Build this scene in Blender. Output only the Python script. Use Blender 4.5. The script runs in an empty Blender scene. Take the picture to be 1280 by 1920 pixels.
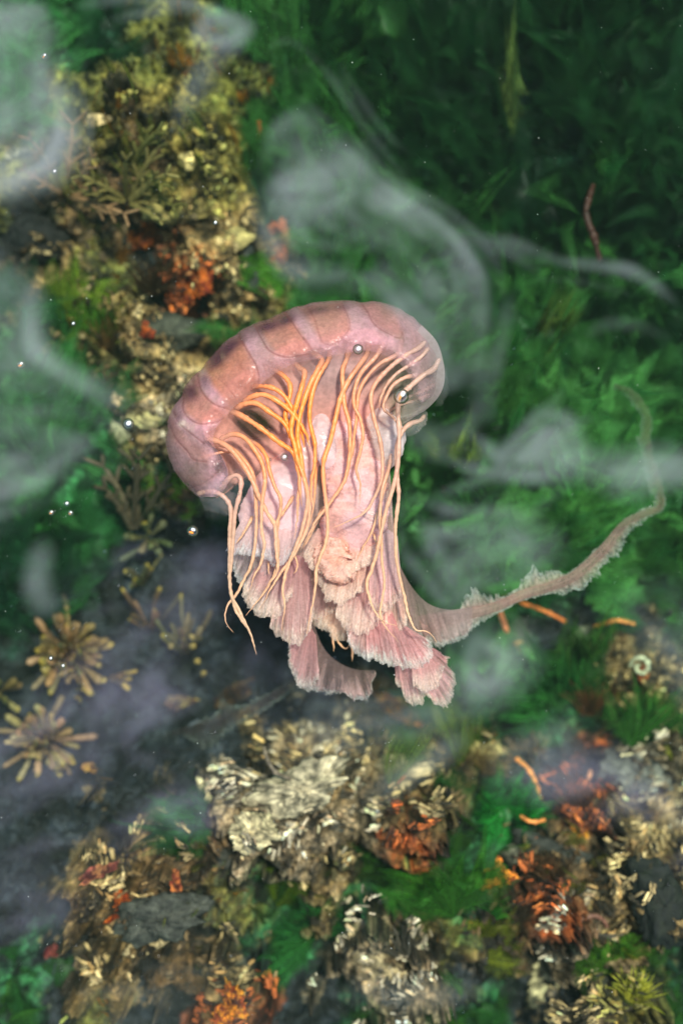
import bpy, math, random
import numpy as np
from math import radians as R

# ------------------------------------------------------------------ camera, sky, sun, exposure
scene = bpy.context.scene
COL = scene.collection
S = 0.0005            # metres per photograph pixel at the water surface
H = 1.6               # camera height above the water
cam_d = bpy.data.cameras.new('camera'); cam = bpy.data.objects.new('camera', cam_d); COL.objects.link(cam)
cam.location = (0, 0, H); cam.rotation_euler = (0, 0, 0)
cam_d.sensor_fit = 'VERTICAL'; cam_d.sensor_height = 24
cam_d.lens = 12 / (960 * S / H)
cam_d.clip_start = 0.05; cam_d.clip_end = 100
cam_d.dof.use_dof = True; cam_d.dof.focus_distance = H + 0.06; cam_d.dof.aperture_fstop = cam_d.lens / 1000 / 0.034
scene.camera = cam
SUN_EL, SUN_AZ = R(74), R(30)     # azimuth from +Y towards +X
w = bpy.data.worlds.new('World'); scene.world = w; w.use_nodes = True
nt = w.node_tree; nt.nodes.clear()
sky = nt.nodes.new('ShaderNodeTexSky'); sky.sky_type = 'NISHITA'; sky.sun_disc = False
sky.sun_elevation = SUN_EL; sky.sun_rotation = SUN_AZ
bg = nt.nodes.new('ShaderNodeBackground'); bg.inputs['Strength'].default_value = 0.15
wo = nt.nodes.new('ShaderNodeOutputWorld')
nt.links.new(sky.outputs['Color'], bg.inputs['Color']); nt.links.new(bg.outputs['Background'], wo.inputs['Surface'])
sl = bpy.data.lights.new('sun', 'SUN'); sl.energy = 4.0; sl.angle = R(4.5); sl.color = (1, .93, .83)
sun = bpy.data.objects.new('sun', sl); COL.objects.link(sun)
sun.rotation_euler = (math.pi/2 - SUN_EL, 0, -SUN_AZ); sun.location = (2, 2, 4)
# rotation: light travels along local -Z; tip the lamp towards +Y then swing it round to the azimuth
sun.rotation_euler = (-(math.pi/2 - SUN_EL), 0, -SUN_AZ)
scene.view_settings.view_transform = 'Standard'; scene.view_settings.look = 'None'
scene.view_settings.exposure = 0.9; scene.view_settings.gamma = 1
scene.render.engine = 'CYCLES'
cy = scene.cycles
cy.use_denoising = True; cy.transparent_max_bounces = 24; cy.max_bounces = 6; cy.volume_bounces = 0
cy.diffuse_bounces = 3; cy.transmission_bounces = 4

rng = np.random.default_rng(7); random.seed(7)

# ------------------------------------------------------------------ helpers
def P(px, py, z):
    k = (H - z) / H
    return (np.asarray(px, float) - 640) * S * k, (960 - np.asarray(py, float)) * S * k, z + 0 * np.asarray(px, float)

_nc = {}
def _ntex(seed, beta):
    if (seed, beta) not in _nc:
        n = 512
        r = np.random.default_rng(seed + 1000)
        f = np.fft.fftn(r.standard_normal((n, n)))
        kx = np.fft.fftfreq(n)[:, None] * n; ky = np.fft.fftfreq(n)[None] * n
        k = np.sqrt(kx*kx + ky*ky); k[0, 0] = 1e9
        a = np.real(np.fft.ifftn(f * np.where(k < 4, 0, 1) * k ** (-beta)))
        _nc[(seed, beta)] = a / a.std()
    return _nc[(seed, beta)]
def fbm(x, y, size, seed=0, beta=1.8):
    """fractal noise of unit deviation whose biggest lumps are about SIZE across"""
    t = _ntex(seed, beta); n = 512
    u = np.asarray(x, float) / size * n / 8; v = np.asarray(y, float) / size * n / 8
    i = np.floor(u).astype(int); j = np.floor(v).astype(int); fu = u - i; fv = v - j
    i %= n; j %= n; i1 = (i+1) % n; j1 = (j+1) % n
    return (t[i, j]*(1-fu)*(1-fv) + t[i1, j]*fu*(1-fv) + t[i, j1]*(1-fu)*fv + t[i1, j1]*fu*fv)

def spline(pts, n):
    """Catmull-Rom through the points, resampled evenly by length; any number of columns"""
    p = np.array(pts, float)
    q = np.vstack([2*p[0]-p[1], p, 2*p[-1]-p[-2]])
    out = []
    for i in range(1, len(q)-2):
        t = np.linspace(0, 1, 24, endpoint=False)[:, None]
        a, b, c, d = q[i-1], q[i], q[i+1], q[i+2]
        out.append(.5*((2*b) + (-a+c)*t + (2*a-5*b+4*c-d)*t*t + (-a+3*b-3*c+d)*t**3))
    out.append(q[-2][None]); out = np.vstack(out)
    l = np.r_[0, np.cumsum(np.hypot(np.diff(out[:, 0]), np.diff(out[:, 1])))]
    s = np.linspace(0, l[-1], n)
    return np.stack([np.interp(s, l, out[:, k]) for k in range(out.shape[1])], 1)

class MB:
    """gathers vertices, quads and a colour per vertex; build() links them as one mesh"""
    def __init__(s): s.v = []; s.f = []; s.c = []; s.n = 0
    def add(s, v, f, c):
        v = np.asarray(v, float).reshape(-1, 3); f = np.asarray(f, int).reshape(-1, 4)
        c = np.asarray(c, float)
        if c.ndim == 1: c = np.tile(c, (len(v), 1))
        c = c.reshape(len(v), -1)
        if c.shape[1] == 3: c = np.hstack([c, np.ones((len(v), 1))])
        s.v.append(v); s.f.append(f + s.n); s.c.append(c); s.n += len(v)
    def grid(s, X, Y, Z, C, wrap=False):
        nu, nv = X.shape
        idx = np.arange(nu*nv).reshape(nu, nv)
        if wrap: idx = np.hstack([idx, idx[:, :1]])
        f = np.stack([idx[:-1, :-1], idx[1:, :-1], idx[1:, 1:], idx[:-1, 1:]], -1).reshape(-1, 4)
        C = np.asarray(C, float)
        if C.ndim == 1: C = np.broadcast_to(C, (nu, nv, len(C)))
        s.add(np.stack([X, Y, Z], -1), f, C.reshape(nu*nv, -1))
    def build(s, name, m, parent=None, smooth=True):
        V = np.vstack(s.v); F = np.vstack(s.f); C = np.clip(np.vstack(s.c), 0, 1)
        org = np.array(parent['_o']) if parent is not None and '_o' in parent else np.zeros(3)
        me = bpy.data.meshes.new(name)
        me.vertices.add(len(V)); me.vertices.foreach_set('co', (V - org).astype(np.float32).ravel())
        me.loops.add(F.size); me.loops.foreach_set('vertex_index', F.astype(np.int32).ravel())
        me.polygons.add(len(F))
        me.polygons.foreach_set('loop_start', np.arange(0, F.size, 4, dtype=np.int32))
        me.polygons.foreach_set('loop_total', np.full(len(F), 4, dtype=np.int32))
        me.polygons.foreach_set('use_smooth', np.full(len(F), smooth))
        me.update(calc_edges=True); me.validate()
        a = me.color_attributes.new('Col', 'FLOAT_COLOR', 'POINT')
        a.data.foreach_set('color', C.astype(np.float32).ravel())
        me.materials.append(m)
        o = bpy.data.objects.new(name, me); COL.objects.link(o)
        if parent is not None: o.parent = parent; o['_o'] = tuple(float(q) for q in org)
        return o

def tube(mb, pts, rad, col, n=8, flat=1.0):
    """a closed tube along 3-D points; rad per point, col per point or one"""
    p = np.asarray(pts, float); m = len(p); rad = np.broadcast_to(rad, (m,)).astype(float).copy()
    rad[0] *= .35; rad[-1] *= .2
    t = np.gradient(p, axis=0); t /= np.linalg.norm(t, axis=1)[:, None] + 1e-12
    up = np.array([0, 0, 1.0]); s_ = np.cross(t, up); l = np.linalg.norm(s_, axis=1)[:, None]
    s_ = np.where(l > 1e-3, s_ / (l+1e-12), [1, 0, 0]); b = np.cross(s_, t)
    a = np.linspace(0, 2*np.pi, n, endpoint=False)
    V = p[:, None] + rad[:, None, None] * (np.cos(a)[None, :, None]*s_[:, None] + flat*np.sin(a)[None, :, None]*b[:, None])
    C = np.asarray(col, float)
    if C.ndim == 1: C = np.broadcast_to(C, (m, len(C)))
    C = np.broadcast_to(C[:, None], (m, n, C.shape[1]))
    mb.grid(V[..., 0], V[..., 1], V[..., 2], C, wrap=True)
    i0 = np.arange(n)
    cap = [[0, 1, 2, 3], [0, 3, 4, 7], [4, 5, 6, 7]] if n == 8 else [[0, 1, 2, 3]] if n == 4 else [[0, 1, 2, 3], [0, 3, 4, 5]]
    base = mb.n - m*n
    mb.f.append(np.array([c[::-1] for c in cap]) + base); mb.f.append(np.array(cap) + base + (m-1)*n)

def tag(o, label=None, cat=None, group=None, kind=None):
    if label: o['label'] = label
    if cat: o['category'] = cat
    if group: o['group'] = group
    if kind: o['kind'] = kind
    return o
def empty(name, px, py, z, label, cat, group=None):
    o = bpy.data.objects.new(name, None); COL.objects.link(o)
    x, y, z = (float(q) for q in P(px, py, z)); o.location = (x, y, z); o['_o'] = (x, y, z)
    o.empty_display_size = .01
    return tag(o, label, cat, group)

def mat(name, f):
    m = bpy.data.materials.new(name); m.use_nodes = True; n = m.node_tree; n.nodes.clear()
    out = n.nodes.new('ShaderNodeOutputMaterial')
    def N(t, **k):
        x = n.nodes.new('ShaderNode' + t)
        for a, b in k.items():
            if hasattr(x, a): setattr(x, a, b)
        return x
    f(n, N, n.links.new, out); return m

def m_rocky(bump=.6, scale=1.0, rough=.75, var=1.0):
    def f(n, N, L, out):
        a = N('Attribute', attribute_name='Col'); tc = N('TexCoord')
        n1 = N('TexNoise'); n1.inputs['Scale'].default_value = 90*scale; n1.inputs['Detail'].default_value = 8; n1.inputs['Roughness'].default_value = .7
        n2 = N('TexNoise'); n2.inputs['Scale'].default_value = 28*scale; n2.inputs['Detail'].default_value = 6; n2.inputs['Distortion'].default_value = 1.2
        L(tc.outputs['Object'], n1.inputs['Vector']); L(tc.outputs['Object'], n2.inputs['Vector'])
        r1 = N('MapRange'); r1.inputs['From Min'].default_value = .35; r1.inputs['From Max'].default_value = .65; r1.inputs['To Min'].default_value = 1-.65*var; r1.inputs['To Max'].default_value = 1+.5*var
        r2 = N('MapRange'); r2.inputs['From Min'].default_value = .35; r2.inputs['From Max'].default_value = .65; r2.inputs['To Min'].default_value = 1-.5*var; r2.inputs['To Max'].default_value = 1+.35*var
        L(n1.outputs['Fac'], r1.inputs['Value']); L(n2.outputs['Fac'], r2.inputs['Value'])
        mm = N('Math', operation='MULTIPLY'); L(r1.outputs[0], mm.inputs[0]); L(r2.outputs[0], mm.inputs[1])
        v = N('VectorMath', operation='SCALE'); L(a.outputs['Color'], v.inputs[0]); L(mm.outputs[0], v.inputs['Scale'])
        b = N('Bump'); b.inputs['Strength'].default_value = bump; b.inputs['Distance'].default_value = .004
        L(n1.outputs['Fac'], b.inputs['Height'])
        p = N('BsdfPrincipled'); p.inputs['Roughness'].default_value = rough; p.inputs['Specular IOR Level'].default_value = .3
        L(v.outputs[0], p.inputs['Base Color']); L(b.outputs[0], p.inputs['Normal']); L(p.outputs[0], out.inputs['Surface'])
    return f
def m_leaf(trans=.4, opaque=1.0):
    def f(n, N, L, out):
        a = N('Attribute', attribute_name='Col'); tc = N('TexCoord')
        n1 = N('TexNoise'); n1.inputs['Scale'].default_value = 160; n1.inputs['Detail'].default_value = 4
        L(tc.outputs['Object'], n1.inputs['Vector'])
        r1 = N('MapRange'); r1.inputs['From Min'].default_value = .3; r1.inputs['From Max'].default_value = .7; r1.inputs['To Min'].default_value = .65; r1.inputs['To Max'].default_value = 1.3
        L(n1.outputs['Fac'], r1.inputs['Value'])
        v = N('VectorMath', operation='SCALE'); L(a.outputs['Color'], v.inputs[0]); L(r1.outputs[0], v.inputs['Scale'])
        p = N('BsdfPrincipled'); p.inputs['Roughness'].default_value = .5; p.inputs['Specular IOR Level'].default_value = .25
        t = N('BsdfTranslucent'); mx = N('MixShader'); mx.inputs[0].default_value = trans
        L(v.outputs[0], p.inputs['Base Color']); L(v.outputs[0], t.inputs['Color'])
        L(p.outputs[0], mx.inputs[1]); L(t.outputs[0], mx.inputs[2])
        tr = N('BsdfTransparent'); m2 = N('MixShader'); al = N('Math', operation='MULTIPLY'); al.inputs[1].default_value = opaque; L(a.outputs['Alpha'], al.inputs[0]); L(al.outputs[0], m2.inputs[0])
        L(tr.outputs[0], m2.inputs[1]); L(mx.outputs[0], m2.inputs[2]); L(m2.outputs[0], out.inputs['Surface'])
    return f
def m_jelly(trans=.45, rough=.35, fine=.12, scale=260):
    def f(n, N, L, out):
        a = N('Attribute', attribute_name='Col'); tc = N('TexCoord')
        n1 = N('TexNoise'); n1.inputs['Scale'].default_value = scale; n1.inputs['Detail'].default_value = 5
        L(tc.outputs['Object'], n1.inputs['Vector'])
        r1 = N('MapRange'); r1.inputs['From Min'].default_value = .3; r1.inputs['From Max'].default_value = .7; r1.inputs['To Min'].default_value = 1-fine; r1.inputs['To Max'].default_value = 1+fine
        L(n1.outputs['Fac'], r1.inputs['Value'])
        v = N('VectorMath', operation='SCALE'); L(a.outputs['Color'], v.inputs[0]); L(r1.outputs[0], v.inputs['Scale'])
        p = N('BsdfPrincipled'); p.inputs['Roughness'].default_value = rough; p.inputs['IOR'].default_value = 1.36
        b = N('Bump'); b.inputs['Strength'].default_value = .15; b.inputs['Distance'].default_value = .001; L(n1.outputs['Fac'], b.inputs['Height']); L(b.outputs[0], p.inputs['Normal'])
        t = N('BsdfTranslucent'); mx = N('MixShader'); mx.inputs[0].default_value = trans
        L(v.outputs[0], p.inputs['Base Color']); L(v.outputs[0], t.inputs['Color'])
        L(p.outputs[0], mx.inputs[1]); L(t.outputs[0], mx.inputs[2])
        tr = N('BsdfTransparent'); m2 = N('MixShader')
        L(a.outputs['Alpha'], m2.inputs[0]); L(tr.outputs[0], m2.inputs[1]); L(mx.outputs[0], m2.inputs[2]); L(m2.outputs[0], out.inputs['Surface'])
    return f
ROCK = mat('rock', m_rocky()); RUBBLE = mat('rubble', m_rocky(.5, 2.2, .7, .7)); SPONGE = mat('sponge', m_rocky(1, 1.6, .6, .9))
LEAF = mat('leaf', m_leaf(.4, .85)); BROWN = mat('brown_weed', m_leaf(.2)); JELLY = mat('jelly', m_jelly(.6, .22)); FRILL = mat('frill', m_jelly(.6, .5, .16, 420))
TENT = mat('tentacle_skin', m_jelly(.35, .3, .10, 150))
def f_bub(n, N, L, out):
    g = N('BsdfGlossy'); g.inputs['Roughness'].default_value = .03; g.inputs['Color'].default_value = (.6, .62, .58, 1)
    t = N('BsdfTransparent'); t.inputs['Color'].default_value = (.93, .95, .93, 1)
    fr = N('LayerWeight'); fr.inputs['Blend'].default_value = .35; mx = N('MixShader')
    L(fr.outputs['Facing'], mx.inputs[0]); L(t.outputs[0], mx.inputs[1]); L(g.outputs[0], mx.inputs[2]); L(mx.outputs[0], out.inputs['Surface'])
BUB = mat('bubble_film', f_bub)
def f_vol(c, d, absorb=None, ad=0):
    def f(n, N, L, out):
        if absorb is None:
            v = N('VolumeScatter'); v.inputs['Color'].default_value = (*c, 1); v.inputs['Density'].default_value = d
            v.inputs['Anisotropy'].default_value = 0
            L(v.outputs[0], out.inputs['Volume'])
        else:
            v = N('VolumeScatter'); v.inputs['Color'].default_value = (*c, 1); v.inputs['Density'].default_value = d
            a = N('VolumeAbsorption'); a.inputs['Color'].default_value = (*absorb, 1); a.inputs['Density'].default_value = ad
            s = N('AddShader'); L(v.outputs[0], s.inputs[0]); L(a.outputs[0], s.inputs[1]); L(s.outputs[0], out.inputs['Volume'])
    return f

# ------------------------------------------------------------------ zones of the bottom, one letter per 80 px of the photograph
ZONES = """gGKOOGGKKKKKKKKK
gGKOOOGGKKKKKKKK
gOOYYOGGKKKKKKKK
OOYBYOGGGKKKKKKK
OBBBYYGGGGKKKKKK
DDBDTTDGGGGKKKGK
BTODRTTGGGGKKKKG
gTOTDTOGGGGGGGKK
GGBTTTGGGGGGgGKK
GGGWWGGGGGGGGgGK
GGGTDDGGGGKgggGg
GGGKBDKKKKKGgggg
KGKDDDKKKggggggG
KGDDDDDDKgggGgGG
KDDDDDDDDKGGDDDG
DDDDDDDDDDGDDDTT
DDDDDDDDBDGGgGBT
DDDDDDTWTGTBDDDW
DDDDDWWWWTBGDRBW
DDDTBDWWBRGGBBTT
DDTBBOGTGGGDRBTT
DDDTDDGGWBOBBWTK
GDTDBTDDWWDDDWOK
GDODDRDDGWGGDTYG""".split()
PAL = {'K': (.006, .03, .016), 'G': (.018, .085, .028), 'g': (.05, .13, .045), 'O': (.10, .10, .025), 'Y': (.27, .22, .06),
       'T': (.35, .235, .11), 'W': (.48, .37, .265), 'D': (.011, .012, .016), 'B': (.10, .06, .03), 'R': (.4, .09, .02)}  # D: dark rock, with the lower-left shadow put into the same colour
LET = list(PAL); ZI = np.array([[LET.index(c) for c in r] for r in ZONES]); PALA = np.array([PAL[c] for c in LET])
def sm(a, b, x): t = np.clip((np.asarray(x, float)-a)/(b-a), 0, 1); return t*t*(3-2*t)
def zone_letter(px, py, jit=26, seed=40):
    px = np.asarray(px, float); py = np.asarray(py, float)
    jx = fbm(px, py, 70, seed) * jit; jy = fbm(px, py, 70, seed+1) * jit
    i = np.clip(((py+jy) // 80).astype(int), 0, 23); j = np.clip(((px+jx) // 80).astype(int), 0, 15)
    return ZI[i, j]
def zone_color(px, py):
    acc = 0
    for k in range(5):
        acc = acc + PALA[zone_letter(px + 14*math.cos(k*1.26+.4), py + 14*math.sin(k*1.26+.4), 30)]
    c = acc / 5
    c = c*np.where((c[..., :1] > .06), np.array([1.12, .98, .82]), 1)
    c = np.where((c[..., :1] > .12), c*np.where(np.asarray(py, float) < 950, .62, .42)[..., None], c)
    a_ = fbm(px, py, 75, 44, 1.5)[..., None] + .5*fbm(px, py, 22, 45, 1.1)[..., None]
    return c*np.clip(.85 + .65*a_, .12, 2.2)
def is_in(letters, px, py): return np.isin(zone_letter(px, py), [LET.index(c) for c in letters])

ZB = -0.40
def ground(px, py):
    rocky = .5 + .5*np.tanh(PALA[zone_letter(px, py, 26)][..., 0]*9 - .8)
    reef = .11*sm(1330, 1480, py + .25*(640-np.asarray(px, float))*(np.asarray(px) > 640)) + .07*np.exp(-(((np.asarray(px, float)-280)/190)**2 + ((np.asarray(py, float)-420)/300)**2)**2)
    return ZB + reef*(.35+.65*rocky) + .018*fbm(px, py, 420, 3, 2.2) + (.012*fbm(px, py, 110, 4, 1.7) - .022*np.exp(-(fbm(px, py, 120, 6, 1.9)/.16)**2)) * (.3 + rocky*(1+.5*(np.asarray(py) > 1300))) + .03*rocky + .004*fbm(px, py, 26, 5, 1.3)*rocky

# seabed: one sheet, fine under the picture and coarser out to several metres
def axis(lo, hi, step, far):
    core = np.arange(lo, hi, step); g = []; d = step
    while sum(g) < far: d *= 1.25; g.append(d)
    g = np.cumsum(g); return np.r_[lo - g[::-1], core, core[-1] + g]
ax = axis(-260, 1540, 3.6, 7000); ay = axis(-330, 2250, 3.6, 7000)
PX, PY = np.meshgrid(ax, ay, indexing='ij')
Z = ground(PX, PY); k = (H - ZB) / H
mb = MB(); mb.grid((PX-640)*S*k, -(PY-960)*S*k, Z, zone_color(PX, PY))
mb.f[-1] = mb.f[-1][:, ::-1]
tag(mb.build('seabed', ROCK), kind='structure')
# the body of water: clear, green with depth, slightly milky
wb = MB(); X = 6.0; zt, zb = -0.003, -0.95
v = [(-X, -X, zb), (X, -X, zb), (X, X, zb), (-X, X, zb), (-X, -X, zt), (X, -X, zt), (X, X, zt), (-X, X, zt)]
wb.add(v, [(3, 2, 1, 0), (4, 5, 6, 7), (0, 1, 5, 4), (1, 2, 6, 5), (2, 3, 7, 6), (3, 0, 4, 7)], (1, 1, 1))
tag(wb.build('water', mat('water_body', f_vol((.6, .85, .7), .045, (.46, .92, .64), .8)), smooth=False), kind='structure')

# ------------------------------------------------------------------ rubble on the pale patches (stuff)
def chips(n, letters, name, label, size=(3, 9), seed=1, gain=1.0):
    r = np.random.default_rng(seed)
    px = r.uniform(-80, 1360, n*6); py = r.uniform(-80, 2000, n*6)
    ok = is_in(letters, px, py) & (fbm(px, py, 60, 70+seed) > -.5); px, py = px[ok][:n], py[ok][:n]; m = len(px)
    a = fbm(px, py, 200, 9, 2.2)*1.5 + r.normal(0, .22, m)          # wavy alignment, the ripple refraction smear put into the chips' shape
    ln = r.uniform(*size, m) * (1 + .7*(py > 1350)) * r.choice([.5, .8, 1.2, 2.2], m, p=[.35, .35, .2, .1]); low_ = py > 1350; ln = np.minimum(ln, 14); ln = np.where(low_, ln*1.5, ln); wd = ln * np.where(low_, r.uniform(.14, .34, m), r.uniform(.4, .9, m)); th = wd*r.uniform(.25, .6, m)
    ico = np.array([(-1, 0, 0), (1, 0, 0), (0, -1, 0), (0, 1, 0), (0, 0, 1), (0, 0, -1)], float)
    # rounded box of 8 corners, jittered
    box = np.array([(-1, -1, -1), (1, -1, -1), (1, 1, -1), (-1, 1, -1), (-.7, -.6, 1), (.7, -.6, 1), (.7, .6, 1), (-.7, .6, 1)], float)
    B = box[None] * (1 + r.uniform(-.45, .3, (m, 8, 3)))
    B = B * np.stack([ln, wd, th], -1)[:, None] / 2
    tl = r.normal(0, .35, m); c, s = np.cos(a)[:, None], np.sin(a)[:, None]
    bz = B[..., 2] + B[..., 0]*np.sin(tl)[:, None]
    bx = B[..., 0]*c - B[..., 1]*s; by = B[..., 0]*s + B[..., 1]*c
    z = ground(px, py); x, y, _ = P(px, py, z); kk = S*(H-z)[:, None]/H
    V = np.stack([x[:, None]+bx*kk, y[:, None]+by*kk, z[:, None]+.3*th[:, None]*kk + bz*kk], -1)
    F = np.array([(3, 2, 1, 0), (4, 5, 6, 7), (0, 1, 5, 4), (1, 2, 6, 5), (2, 3, 7, 6), (3, 0, 4, 7)])
    F = (F[None] + (np.arange(m)*8)[:, None, None]).reshape(-1, 4)
    base = PALA[zone_letter(px, py)]
    tint = np.array([(1, 1, 1), (1.5, 1.4, 1.2), (.35, .3, .28), (.10, .10, .11), (1.2, .75, .4), (.8, .8, .45), (2.0, 2.0, 2.1)])[r.choice(7, m, p=[.20, .10, .24, .24, .12, .04, .06])]
    lum = np.clip(.62 + .80*fbm(px, py, 44, 90, 1.2) + .3*fbm(px, py, 14, 91, 1), .06, 1.75)[:, None]
    C = np.clip(base*(.5+.5*tint)*lum*gain*r.uniform(.75, 1.2, (m, 1)), 0, .8)
    q = MB(); q.add(V, F, np.repeat(C, 8, 0)); o = q.build(name, RUBBLE, smooth=False)
    tag(o, label, 'gravel', kind='stuff')
chips(26000, 'TWYBR', 'shell_gravel', 'pale broken shell and coral gravel scattered over the bottom', (2.2, 7.5), 1, 1.15)
chips(2600, 'DO', 'dark_gravel', 'dark gravel and small stones on the bottom, the lower left shade in their colour', (4, 12), 2, 1.0)  # the dark zone colour carries the lower-left shadow

# ------------------------------------------------------------------ sea lettuce and other blades
def blades(mb, px, py, th, L, W, rise, col, seed, nt_=16, nu=7, curl=.7, z0=None, ragged=.13, base_w=.22, edge_fade=.80):
    r = np.random.default_rng(seed); m = len(px)
    t = np.linspace(0, 1, nt_)[None, :, None]; u = np.linspace(-1, 1, nu)[None, None]
    a = lambda q: np.asarray(q, float).reshape(-1, 1, 1)
    th, L, W, rise = a(th)*np.ones((m, 1, 1)), a(L)*np.ones((m, 1, 1)), a(W)*np.ones((m, 1, 1)), a(rise)*np.ones((m, 1, 1))
    bend = r.normal(0, curl, (m, 1, 1))
    ang = th + bend*(t-.3)
    wd = W*(base_w + (1-base_w)*np.sin(np.clip(t*1.15, 0, 1)*np.pi/2)**1.2) * (1 - .35*np.clip((t-.85)/.15, 0, 1)**2)
    ii = np.arange(m)[:, None, None]*37.0
    wd = wd*(1 + (1.9*ragged*fbm(t*L+0*u, ii+np.sign(u)*500, 34, seed+300, 1.2) + ragged*.5*r.normal(0, 1, (m, nt_, nu)))*(np.abs(u) > .6))
    tipr = ragged*1.5*fbm(u*wd[:, -1:], ii, 30, seed+301, 1.0)
    Lt = L*(t - .16*u*u*t + tipr*t**3)
    dx = np.cumsum(np.diff(Lt, axis=1, prepend=0)*np.cos(ang), 1); dy = np.cumsum(np.diff(Lt, axis=1, prepend=0)*np.sin(ang), 1)
    ph = r.uniform(0, 6.3, (m, 1, 1)); f1 = r.uniform(5, 11, (m, 1, 1))
    X = dx - np.sin(ang)*u*wd; Y = dy + np.cos(ang)*u*wd
    x, y = np.asarray(px, float), np.asarray(py, float)
    z = ground(x, y) if z0 is None else z0*np.ones(m)
    kk = S*(H - z)/H
    bx, by, _ = P(x, y, z)
    Zs = z[:, None, None] + rise*t**1.2 + kk[:, None, None]*wd*.45*(np.sin(f1*t + ph)*np.abs(u)*np.sign(u)*t + .35*np.sin(f1*2.3*t+ph*2)*u*u) - .1*rise*u*u
    V = np.stack([bx[:, None, None]+X*kk[:, None, None], by[:, None, None]+Y*kk[:, None, None], Zs+0*X], -1)
    idx = np.arange(nt_*nu).reshape(nt_, nu)
    F = np.stack([idx[:-1, :-1], idx[1:, :-1], idx[1:, 1:], idx[:-1, 1:]], -1).reshape(-1, 4)
    F = (F[None] + (np.arange(m)*nt_*nu)[:, None, None]).reshape(-1, 4)
    col = np.asarray(col, float).reshape(-1, 1, 1, 3)*np.ones((m, nt_, nu, 1))
    streak = 1 + .16*r.normal(0, 1, (m, 1, nu, 1))
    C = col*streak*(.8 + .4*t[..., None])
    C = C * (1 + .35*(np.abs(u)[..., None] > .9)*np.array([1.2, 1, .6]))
    al = (1 - edge_fade*sm(.45, 1, np.abs(u))) * (1 - edge_fade*sm(.72, 1, t)) * np.clip(1 + .25*r.normal(0, 1, (m, 1, nu)), .5, 1.15)
    mb.add(V, F, np.concatenate([np.clip(C, 0, 1), np.clip(al + 0*C[..., 0], .05, 1)[..., None]], -1).reshape(-1, 4))

def flow(px, py):      # leaning of the blades, radians, y up
    a = R(75) + fbm(px, py, 330, 21, 2.0)*.75
    a = np.where((px > 640) & (py < 560), R(125) + fbm(px, py, 300, 22, 2)*.9, a)
    a = np.where((px < 330) & (py > 700), R(35) + fbm(px, py, 260, 23, 2)*.5, a)
    return a
def bed(n, seed, test, name, label, pal, Lr=(45, 150), size_fade=False):
    r = np.random.default_rng(seed); px = r.uniform(-90, 1370, n*5); py = r.uniform(-90, 2010, n*5)
    th = flow(px, py) + r.normal(0, .45, n*5); L = r.uniform(*Lr, n*5)
    ok = test(px, py) & (test(px+L*.7*np.cos(th), py-L*.7*np.sin(th)) | (r.random(n*5) < .12)); px, py, th, L = px[ok][:n], py[ok][:n], th[ok][:n], L[ok][:n]; m = len(px)
    lt = np.clip(fbm(px, py, 150, seed+60, 1.5)*.5 + .5 + r.normal(0, .3, m), 0, 1)[:, None]
    base = PALA[zone_letter(px, py)]
    C = (np.array(pal[0])*(1-lt) + np.array(pal[1])*lt)
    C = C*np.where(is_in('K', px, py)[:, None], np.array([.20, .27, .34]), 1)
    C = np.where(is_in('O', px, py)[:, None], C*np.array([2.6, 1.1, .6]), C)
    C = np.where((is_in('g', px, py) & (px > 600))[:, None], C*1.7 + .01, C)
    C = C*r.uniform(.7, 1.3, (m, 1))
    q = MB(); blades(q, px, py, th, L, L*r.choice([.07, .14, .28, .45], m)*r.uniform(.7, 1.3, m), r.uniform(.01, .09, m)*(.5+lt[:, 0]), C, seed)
    return tag(q.build(name, LEAF), label, 'seaweed', kind='stuff')
green = lambda x, y: is_in('KGg', x, y)
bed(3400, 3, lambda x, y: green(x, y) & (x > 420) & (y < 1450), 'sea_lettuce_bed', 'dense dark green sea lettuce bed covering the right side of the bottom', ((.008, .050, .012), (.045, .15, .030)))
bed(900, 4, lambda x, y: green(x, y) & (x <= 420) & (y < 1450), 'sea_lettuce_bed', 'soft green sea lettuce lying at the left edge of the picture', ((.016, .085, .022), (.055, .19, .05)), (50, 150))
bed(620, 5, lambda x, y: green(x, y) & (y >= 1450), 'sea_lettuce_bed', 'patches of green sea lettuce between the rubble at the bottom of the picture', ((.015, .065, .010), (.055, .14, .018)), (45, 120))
bed(420, 6, lambda x, y: is_in('OYB', x, y), 'olive_weed_cover', 'olive brown fine weed cover on the upper left rocks', ((.07, .06, .015), (.20, .17, .03)), (14, 42))

# ------------------------------------------------------------------ THE JELLYFISH
jf = empty('jellyfish', 600, 800, -.12, 'large translucent pink jellyfish with orange tentacles and frilly trailing arms', 'jellyfish')
PINK = np.array((.68, .40, .42)); MAUVE = np.array((.40, .19, .21)); CREAM = np.array((.90, .73, .62)); WHITE = np.array((.72, .62, .60))
def seg_dist(X, Y, pts):
    d = np.full(X.shape, 1e9)
    for (ax_, ay_), (bx_, by_) in zip(pts[:-1], pts[1:]):
        vx, vy = bx_-ax_, by_-ay_; t = np.clip(((X-ax_)*vx+(Y-ay_)*vy)/(vx*vx+vy*vy+1e-9), 0, 1)
        d = np.minimum(d, np.hypot(X-ax_-t*vx, Y-ay_-t*vy))
    return d
def inside(X, Y, poly):
    c = np.zeros(X.shape, bool); p = list(poly)
    for (x1, y1), (x2, y2) in zip(p, p[1:]+p[:1]):
        c ^= ((y1 > Y) != (y2 > Y)) & (X < (x2-x1)*(Y-y1)/(y2-y1+1e-12)+x1)
    return c
def sm(a, b, x): t = np.clip((x-a)/(b-a), 0, 1); return t*t*(3-2*t)
def soft_in(X, Y, poly, soft=4):
    d = seg_dist(X, Y, list(poly)+[poly[0]]); return sm(-soft, soft, np.where(inside(X, Y, poly), d, -d))
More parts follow.
